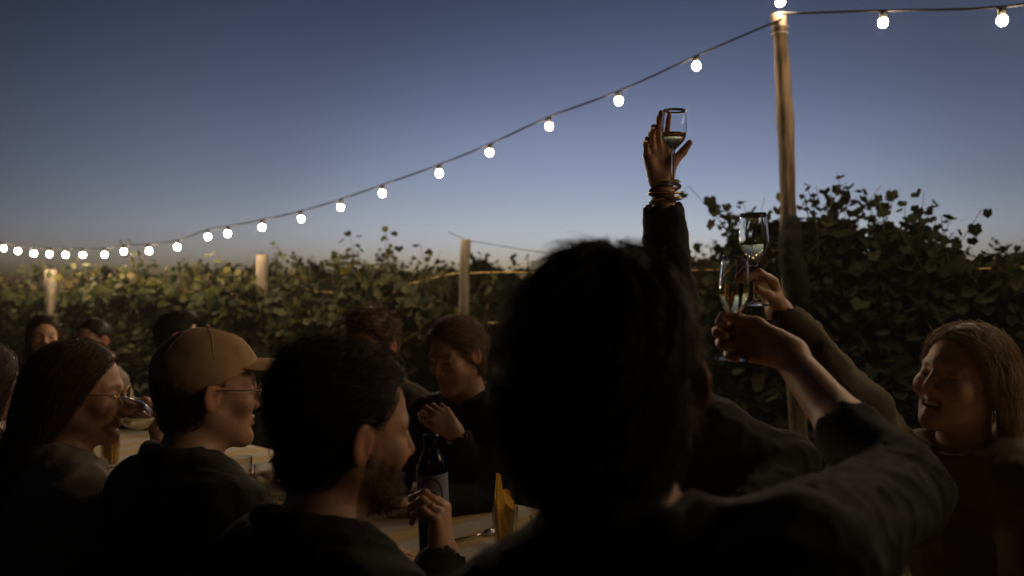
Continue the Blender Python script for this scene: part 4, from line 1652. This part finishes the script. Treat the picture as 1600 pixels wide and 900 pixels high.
braceletp = person(dict(seed=11, head=(1020, 545, 2.5), yaw=-165, pitch=8, tyaw=FACE_NEAR + 10, bulk=1.15, nshift=(0.05, 0, 0),
    armL=dict(elbow=at(1235, 720, 2.38), wrist=at(1160, 800, 2.2), u=(-0.8, -0.5, -0.1), w=(0, 0, -1), sleeve=0.9, curl=(20, 30, 20), baggy=1.5), near=2, top='black_cloth', hair_col=BROWN, hand_s=1.08,
    hair=dict(style='long', n=700, len=0.12, lift=0.005, r=0.001, flow='down'), sw=0.17,
    armR=dict(elbow=P3e, wrist=P3w, u=(-0.16, 0.0, 1.0), w=(0.2, -0.98, 0.0), sleeve=0.76, fine=0.004, baggy=1.6, sh=(0.03, 0.02, 0.02),
              curls=[(6, 18, 14), (8, 26, 20), (16, 46, 38), (24, 52, 42)], spread=3, thumb=(0.62, 0.78, 0.12)),
    label='person hidden behind the front head, bangled arm raised high with a glass'))
for k, (py, r, th, mt) in enumerate([(283, 0.037, 0.0035, 'dark_bead'), (289, 0.0385, 0.003, 'gold'), (295, 0.039, 0.0042, 'dark_bead'), (301, 0.040, 0.003, 'gold'), (307, 0.041, 0.0038, 'dark_bead'), (313, 0.040, 0.003, 'gold')]):
    mb = MB()
    c = at(1039, py, 2.222) - braceletp['loc']
    tilt = Matrix.Rotation(0.16 * math.sin(k * 2.1), 3, 'Y') @ Matrix.Rotation(0.22 * math.cos(k * 1.7), 3, 'X')
    mb.ring(c, tilt, r, r * 0.85, th, 32, 8)
    mb.build('bracelet', M[mt], braceletp['root'])

laugh = person(dict(seed=12, head=(1503, 594, 1.85), yaw=-116, pitch=10, roll=-6, lids=True, tyaw=-118, near=2, lean=0.10, crane=0.03, top='tan_cloth', sw=0.165, bulk=0.93, open=1.0,
    hair_col=LIGHT, hair=dict(style='long', n=9000, len=0.16, lift=0.005, r=0.00045, flow='down', wave=0.25), hair_len=0.34, hair_back=0.19,
    armR=dict(elbow=P14e, wrist=P14w, u=nrm(at(1196, 430, 1.78) - P14w), w=(-0.95, -0.15, 0.0), sleeve=0.9, fine=0.0038, baggy=1.3,
              curls=[(34, 50, 34), (38, 54, 36), (42, 56, 36), (44, 56, 36)], spread=4, thumb=(0.75, 0.35, 0.5)),
    label='laughing person with long light brown hair and tan jacket at the right'))
mb = MB()
mb.v = []
teeth = []
for i in range(9):
    t = (i - 4) / 4
    p0 = hl(laugh, (0.018 * t, 0.0893 - 0.011 * t * t, -0.0575))
    p1 = hl(laugh, (0.018 * t, 0.0888 - 0.011 * t * t, -0.0668))
    mb.tube([p0, p1], [0.0029, 0.0024], 8)
mb.build('teeth', M['teeth'], laugh['root'])
mb = MB()
p = hl(laugh, (-0.083, -0.004, -0.040))
mb.tube([p, p - np.array([0, 0, 0.02]), p - np.array([0, 0, 0.075])], [0.0015, 0.005, 0.007], 8)
mb.build('earring', M['silver'], laugh['root'])
# watch on her raised wrist
mb = MB()
d_ = nrm(P14w - P14e)
zq = Vector(d_)
Rw = zq.to_track_quat('Z', 'Y').to_matrix()
c = P14w - d_ * 0.018 - laugh['loc']
for k in range(5):
    mb.ring(c + d_ * (k - 2) * 0.005, Rw, 0.0300, 0.0275, 0.0035, 28, 6)
mb.build('watch_strap', M['black_plastic'], laugh['root'])

# the tan cap
root = capman['root']
def capf(x, y, z):
    d = ell(x, y, z, (0, -0.010, 0.042), (0.089, 0.110, 0.094))
    return ssub(d, (z - 0.022 - 0.42 * y) * 0.92 + 0 * x, 0.006)
V, F = polygonise([FN(capf, (0, 0, 0), np.eye(3), (-0.12, -0.14, -0.03), (0.12, 0.14, 0.16), 0)], 0.005)
Nn = normals(V, F)
V = V + Nn * (0.0018 * vnoise(V, 22, 3) + 0.0008 * vnoise(V, 60, 5))[:, None]
V = np.stack([hl(capman, v) for v in V])
cap = link('cap', fast_mesh('cap', V, F), M['cap_cloth'], root, label='tan baseball cap')
mb = MB()
nu, nv = 14, 18
for side in (0, 1):
    for i in range(nu + 1):
        for j in range(nv + 1):
            a = (j / nv - 0.5) * 2 * 1.05
            t = i / nu
            rx, ry = 0.086, 0.100
            x0, y0 = rx * math.sin(a), -0.010 + ry * math.cos(a)
            ext = 0.112 * math.cos(a * 1.25) ** 0.6 if math.cos(a * 1.25) > 0 else 0
            y = y0 - 0.006 + ext * t
            x = x0 * (1 - 0.05 * t)
            z = 0.070 + 0.004 * t - 0.010 * t * t - 2.6 * x * x - (0.0045 if side else 0)
            mb.v.append(tuple(hl(capman, (x, y, z))))
st = (nu + 1) * (nv + 1)
for i in range(nu):
    for j in range(nv):
        q = [i * (nv + 1) + j, i * (nv + 1) + j + 1, (i + 1) * (nv + 1) + j + 1, (i + 1) * (nv + 1) + j]
        mb.f.append(tuple(q))
        mb.f.append(tuple(st + k for k in q[::-1]))
for j in range(nv):
    q = nu * (nv + 1) + j
    mb.f.append((q, q + 1, st + q + 1, st + q))
for i in range(nu):
    q = i * (nv + 1)
    mb.f.append((q, q + nv + 1, st + q + nv + 1, st + q))
    q = q + nv
    mb.f.append((q + nv + 1, q, st + q, st + q + nv + 1))
mb.build('brim', M['cap_cloth'], cap)
for k in range(6):
    a = math.pi / 6 + k * math.pi / 3
    mb = MB()
    pl = []
    for j in range(13):
        t = j / 12
        ph = math.pi / 2 - t * (1.25 + (0.25 if math.cos(a) < 0 else -0.05))
        pl.append(hl(capman, (0.0889 * math.cos(ph) * math.sin(a), -0.010 + 0.1099 * math.cos(ph) * math.cos(a), 0.042 + 0.0939 * math.sin(ph))))
    mb.tube(pl, 0.0011, 5)
    mb.build('seam', M['cap_cloth'], cap)
mb = MB()
c = hl(capman, (0, -0.010, 0.137))
mb.tube([c, c + np.array([0, 0, 0.003]), c + np.array([0, 0, 0.005])], [0.0065, 0.006, 0.003], 12)
mb.build('button', M['cap_cloth'], cap)

# ring on the bottle hand
p, q, d_ = beard['pts']['L'][(2, 0)]
mb = MB()
mb.ring((p + q) / 2 - beard['loc'], Vector(d_).to_track_quat('Z', 'Y').to_matrix(), 0.0098, 0.0098, 0.0016, 20, 6)
mb.build('finger_ring', M['gold'], beard['root'])

# ================================================================== GLASSWARE AND TABLE THINGS
def wine_glass(loc, label, bowl_r=0.033, bowl_h=0.10, stem=0.075, rim=0.8, fill=0.4, tilt=None, foot=0.034, group=None, gm='glass'):
    """origin at the foot"""
    root = empty('wine_glass', tuple(loc), label=label, cat='wine glass', group=group)
    z0 = stem
    prof = [(0.0005, 0.0), (foot, 0.0), (foot, 0.0018), (foot * 0.6, 0.004), (0.006, 0.009), (0.0042, 0.02), (0.0040, stem * 0.7), (0.0052, stem - 0.006)]
    n = 14
    outer = []
    for k in range(n + 1):
        t = k / n
        # swelling bowl that narrows to the rim
        r = bowl_r * (math.sin(min(t / 0.45, 1) * math.pi / 2) ** 0.75) if t < 0.45 else bowl_r * (1 - (1 - rim) * ((t - 0.45) / 0.55) ** 1.6)
        outer.append((max(r, 0.005), z0 + bowl_h * t))
    prof += outer
    th = 0.0015
    inner = [(max(r - th, 0.0004), z + (0.004 if k == 0 else 0.0012 * (1 - k / n))) for k, (r, z) in enumerate(outer)]
    prof += [(outer[-1][0] - th * 0.5, z0 + bowl_h + 0.0006)] + inner[::-1]
    inner[0] = (0.0005, inner[0][1])
    prof[-1] = (0.0005, inner[0][1])
    mb = MB()
    mb.lathe(prof, 40)
    mb.build('glass', M[gm], root)
    if fill:
        zf = z0 + bowl_h * fill
        wp = [(0.0004, inner[0][1] + 0.0004)]
        for r, z in inner[1:]:
            if z < zf:
                wp.append((r - 0.0003, z))
        rr = np.interp(zf, [z for _, z in inner], [r for r, _ in inner]) - 0.0003
        wp += [(rr, zf), (0.0004, zf)]
        mb = MB()
        mb.lathe(wp, 40)
        mb.build('wine', M['wine'], root)
    if tilt:
        root.rotation_euler = tilt
    return root


def tumbler(loc, label, r=0.036, h=0.10, fill=0.0, group=None):
    root = empty('tumbler', tuple(loc), label=label, cat='glass', group=group)
    prof = [(0.0005, 0), (r * 0.82, 0), (r * 0.86, 0.004), (r * 0.95, h * 0.6), (r, h), (r - 0.0009, h + 0.0008), (r - 0.0018, h), (r * 0.95 - 0.0018, h * 0.6), (r * 0.84 - 0.002, 0.012), (0.0005, 0.009)]
    mb = MB()
    mb.lathe(prof, 36)
    mb.build('glass', M['thin_glass'], root)
    if fill:
        mb = MB()
        mb.lathe([(0.0005, 0.0098), (r * 0.82 - 0.0024, 0.0126), (r * 0.9 - 0.0024, h * fill), (0.0005, h * fill)], 36)
        mb.build('wine', M['wine'], root)
    return root


# three raised glasses
g = at(1144, 562, 1.50)
wine_glass(g, 'tall tulip wine glass held by the stem by the nearest person', 0.0265, 0.115, 0.066, 0.80, 0.60, (0.03, 0.02, 0), 0.030)
g = at(1181, 478, 1.755)
wine_glass(g, 'wine glass clinked behind the nearest glass, in the laughing person\'s hand', 0.030, 0.110, 0.080, 0.88, 0.46, (0.0, -0.03, 0), 0.030)
g = at(1050, 289, 2.152)
wine_glass(g, 'highest wine glass, held up against the sky by the bangled arm', 0.0325, 0.100, 0.088, 0.88, 0.42, (0.03, 0.03, 0), 0.022)
# glass at the mouth of the woman with glasses: bowl lies almost level, mouth to the left
gb = at(256, 668, 1.985)
rootg = wine_glass(gb, 'tilted wine glass with white wine at the mouth of the person with glasses', 0.034, 0.092, 0.030, 0.74, 0.0, None, 0.033, gm='thin_glass')
rootg.rotation_euler = (0, R(-66), 0)
# wine lying level in the tilted bowl
def winef(x, y, z):
    # glass frame: bowl ellipsoid along +z
    d = ell(x, y, z, (0, 0, 0.072), (0.0315, 0.0315, 0.043))
    ca, sa = math.cos(R(-66)), math.sin(R(-66))
    wz = -x * sa + z * ca                      # height in the world
    lvl = 0.072 * ca - 0.008
    return ssub(d, -(wz - lvl), 0.0005)
V, F = polygonise([FN(winef, (0, 0, 0), np.eye(3), (-0.035, -0.035, 0.02), (0.035, 0.035, 0.12), 0)], 0.0025)
link('wine', fast_mesh('wine', V, F), M['pale_wine'], rootg)

# bottle
bt = empty('bottle', tuple(at(680, 688, 1.64) - np.array([0, 0, 0.225])), label='dark bottle with pale oval label, gripped by the bearded man', cat='bottle')
bt.rotation_euler = (R(2), R(-2), 0)
mb = MB()
mb.lathe([(0.0005, 0.0), (0.027, 0.0), (0.0295, 0.004), (0.030, 0.012), (0.030, 0.168), (0.0285, 0.182), (0.023, 0.196), (0.0165, 0.208), (0.0142, 0.216), (0.0138, 0.226), (0.0152, 0.228), (0.0152, 0.236), (0.0128, 0.238),
          (0.0108, 0.238), (0.0108, 0.216), (0.0140, 0.206), (0.0260, 0.180), (0.0272, 0.014), (0.0005, 0.010)], 36)
mb.build('glass', M['green_glass'], bt)


def oval_patch(name, cx, cz, rx, rz, rad, material, parent, ang0):
    b = MB()
    n, m = 8, 28
    b.v.append((rad * math.cos(ang0 + cx / rad), rad * math.sin(ang0 + cx / rad), cz))
    for i in range(1, n + 1):
        for j in range(m):
            a = 2 * math.pi * j / m
            xx = cx + rx * i / n * math.cos(a)
            zz = cz + rz * i / n * math.sin(a)
            b.v.append((rad * math.cos(ang0 + xx / rad), rad * math.sin(ang0 + xx / rad), zz))
    for j in range(m):
        b.f.append((0, 1 + j, 1 + (j + 1) % m))
    for i in range(n - 1):
        for j in range(m):
            p, q = 1 + i * m + j, 1 + i * m + (j + 1) % m
            b.f.append((p, p + m, q + m, q))
    return b.build(name, material, parent)


b = MB()
lab = []
n = 30
for i in range(n + 1):
    a = -math.pi / 2 + (i / n - 0.5) * 2 * 2.6
    for z in (0.072, 0.166):
        b.v.append((0.0303 * math.cos(a), 0.0303 * math.sin(a), z))
for i in range(n):
    b.f.append((2 * i, 2 * i + 2, 2 * i + 3, 2 * i + 1))
lb = b.build('label', M['label_white'], bt)
oval_patch('label_oval', 0, 0.126, 0.024, 0.036, 0.0306, M['label_dark'], lb, -math.pi / 2)
oval_patch('label_oval', 0, 0.126, 0.020, 0.032, 0.0309, M['label_white'], lb, -math.pi / 2)
for k, (w_, z) in enumerate(((0.011, 0.134), (0.014, 0.128), (0.009, 0.122))):
    oval_patch('label_line', 0, z, w_, 0.0016, 0.0312, M['label_dark'], lb, -math.pi / 2)

TOP = 0.7575


def on_table(px, py, z=TOP):
    y = (EYE - z) * FPX / (py - 450)
    return np.array([(px - 800) / FPX * y, y, z])


def napkin_in_glass(loc, label, rz, glabel):
    root = empty('napkin', tuple(loc + np.array([0, 0, 0.012])), rz, label=label, cat='napkin', group='yellow folded napkins')
    # tall folded napkin, pointed at one side, several layers thick
    mb = MB()
    for k, (dy, h, w, tip) in enumerate(((0.0, 0.150, 0.050, -0.020), (0.008, 0.128, 0.054, -0.014), (-0.008, 0.118, 0.046, -0.021), (0.014, 0.105, 0.05, 0.01))):
        outl = [(-w / 2 * 0.72, 0), (w / 2 * 0.72, 0), (w / 2 * 0.9, h * 0.42), (w / 2, h * 0.66), (tip + 0.012, h * 0.90), (tip + 0.006, h * 1.16), (tip - 0.006, h * 1.20), (-w / 2 * 0.96, h * 0.86), (-w / 2 * 0.85, h * 0.4)]
        b0 = len(mb.v)
        n_ = len(outl)
        for sgn in (-1, 1):
            for (x, z) in outl:
                bend = 0.010 * math.sin(x * 70 + k) + 0.012 * (z / h) ** 2 * (1 if k % 2 else -0.5)
                mb.v.append((x, dy + bend + sgn * 0.0022, z))
        mb.f.append(tuple(b0 + i for i in range(n_))[::-1])
        mb.f.append(tuple(b0 + n_ + i for i in range(n_)))
        for i in range(n_):
            j = (i + 1) % n_
            mb.f.append((b0 + i, b0 + j, b0 + n_ + j, b0 + n_ + i))
    mb.build('cloth', M['napkin'], root, smooth=False)
    tumbler(loc, glabel, 0.034, 0.10, group='glasses standing on the table')
    return root


napkin_in_glass(on_table(789, 852), 'yellow folded napkin standing beside the big dark head', R(10), 'tumbler round the yellow napkin beside the big dark head')
napkin_in_glass(on_table(172, 730), 'yellow folded napkin below the chin of the woman with glasses', R(-15), 'tumbler round the yellow napkin below the drinking woman')

TG = 'glasses standing on the table'
tumbler(on_table(376, 795), 'left tumbler on the striped cloth right of the cap wearer', 0.034, 0.155, 0.4, group=TG)
tumbler(on_table(416, 806), 'right tumbler on the striped cloth beside the bearded man\'s hair', 0.036, 0.150, 0.35, group=TG)
tumbler(on_table(432, 788), 'tumbler half hidden by the bearded man\'s shoulder', 0.036, 0.045, 0.5, group=TG)
tumbler(on_table(404, 772), 'low tumbler between the two tall ones on the cloth', 0.034, 0.06, group=TG)
tumbler(on_table(848, 838), 'clear tumbler just right of the standing napkin', 0.035, 0.055, group=TG)
# spoon
sp_ = on_table(733, 842)
mb = MB()
mb.tube([(-0.07, 0, 0.004), (0.02, 0, 0.005), (0.045, 0, 0.008)], [0.0035, 0.0028, 0.0025], 8)
mb.tube([(0.045, 0, 0.008), (0.055, 0, 0.006), (0.075, 0, 0.004), (0.09, 0, 0.006)], [0.003, 0.011, 0.013, 0.004], 10)
so = mb.build('spoon', M['silver'], None, label='small metal spoon on the cloth between the bottle and the standing napkin', cat='spoon')
so.location = tuple(sp_)
so.rotation_euler = (0, 0, R(35))
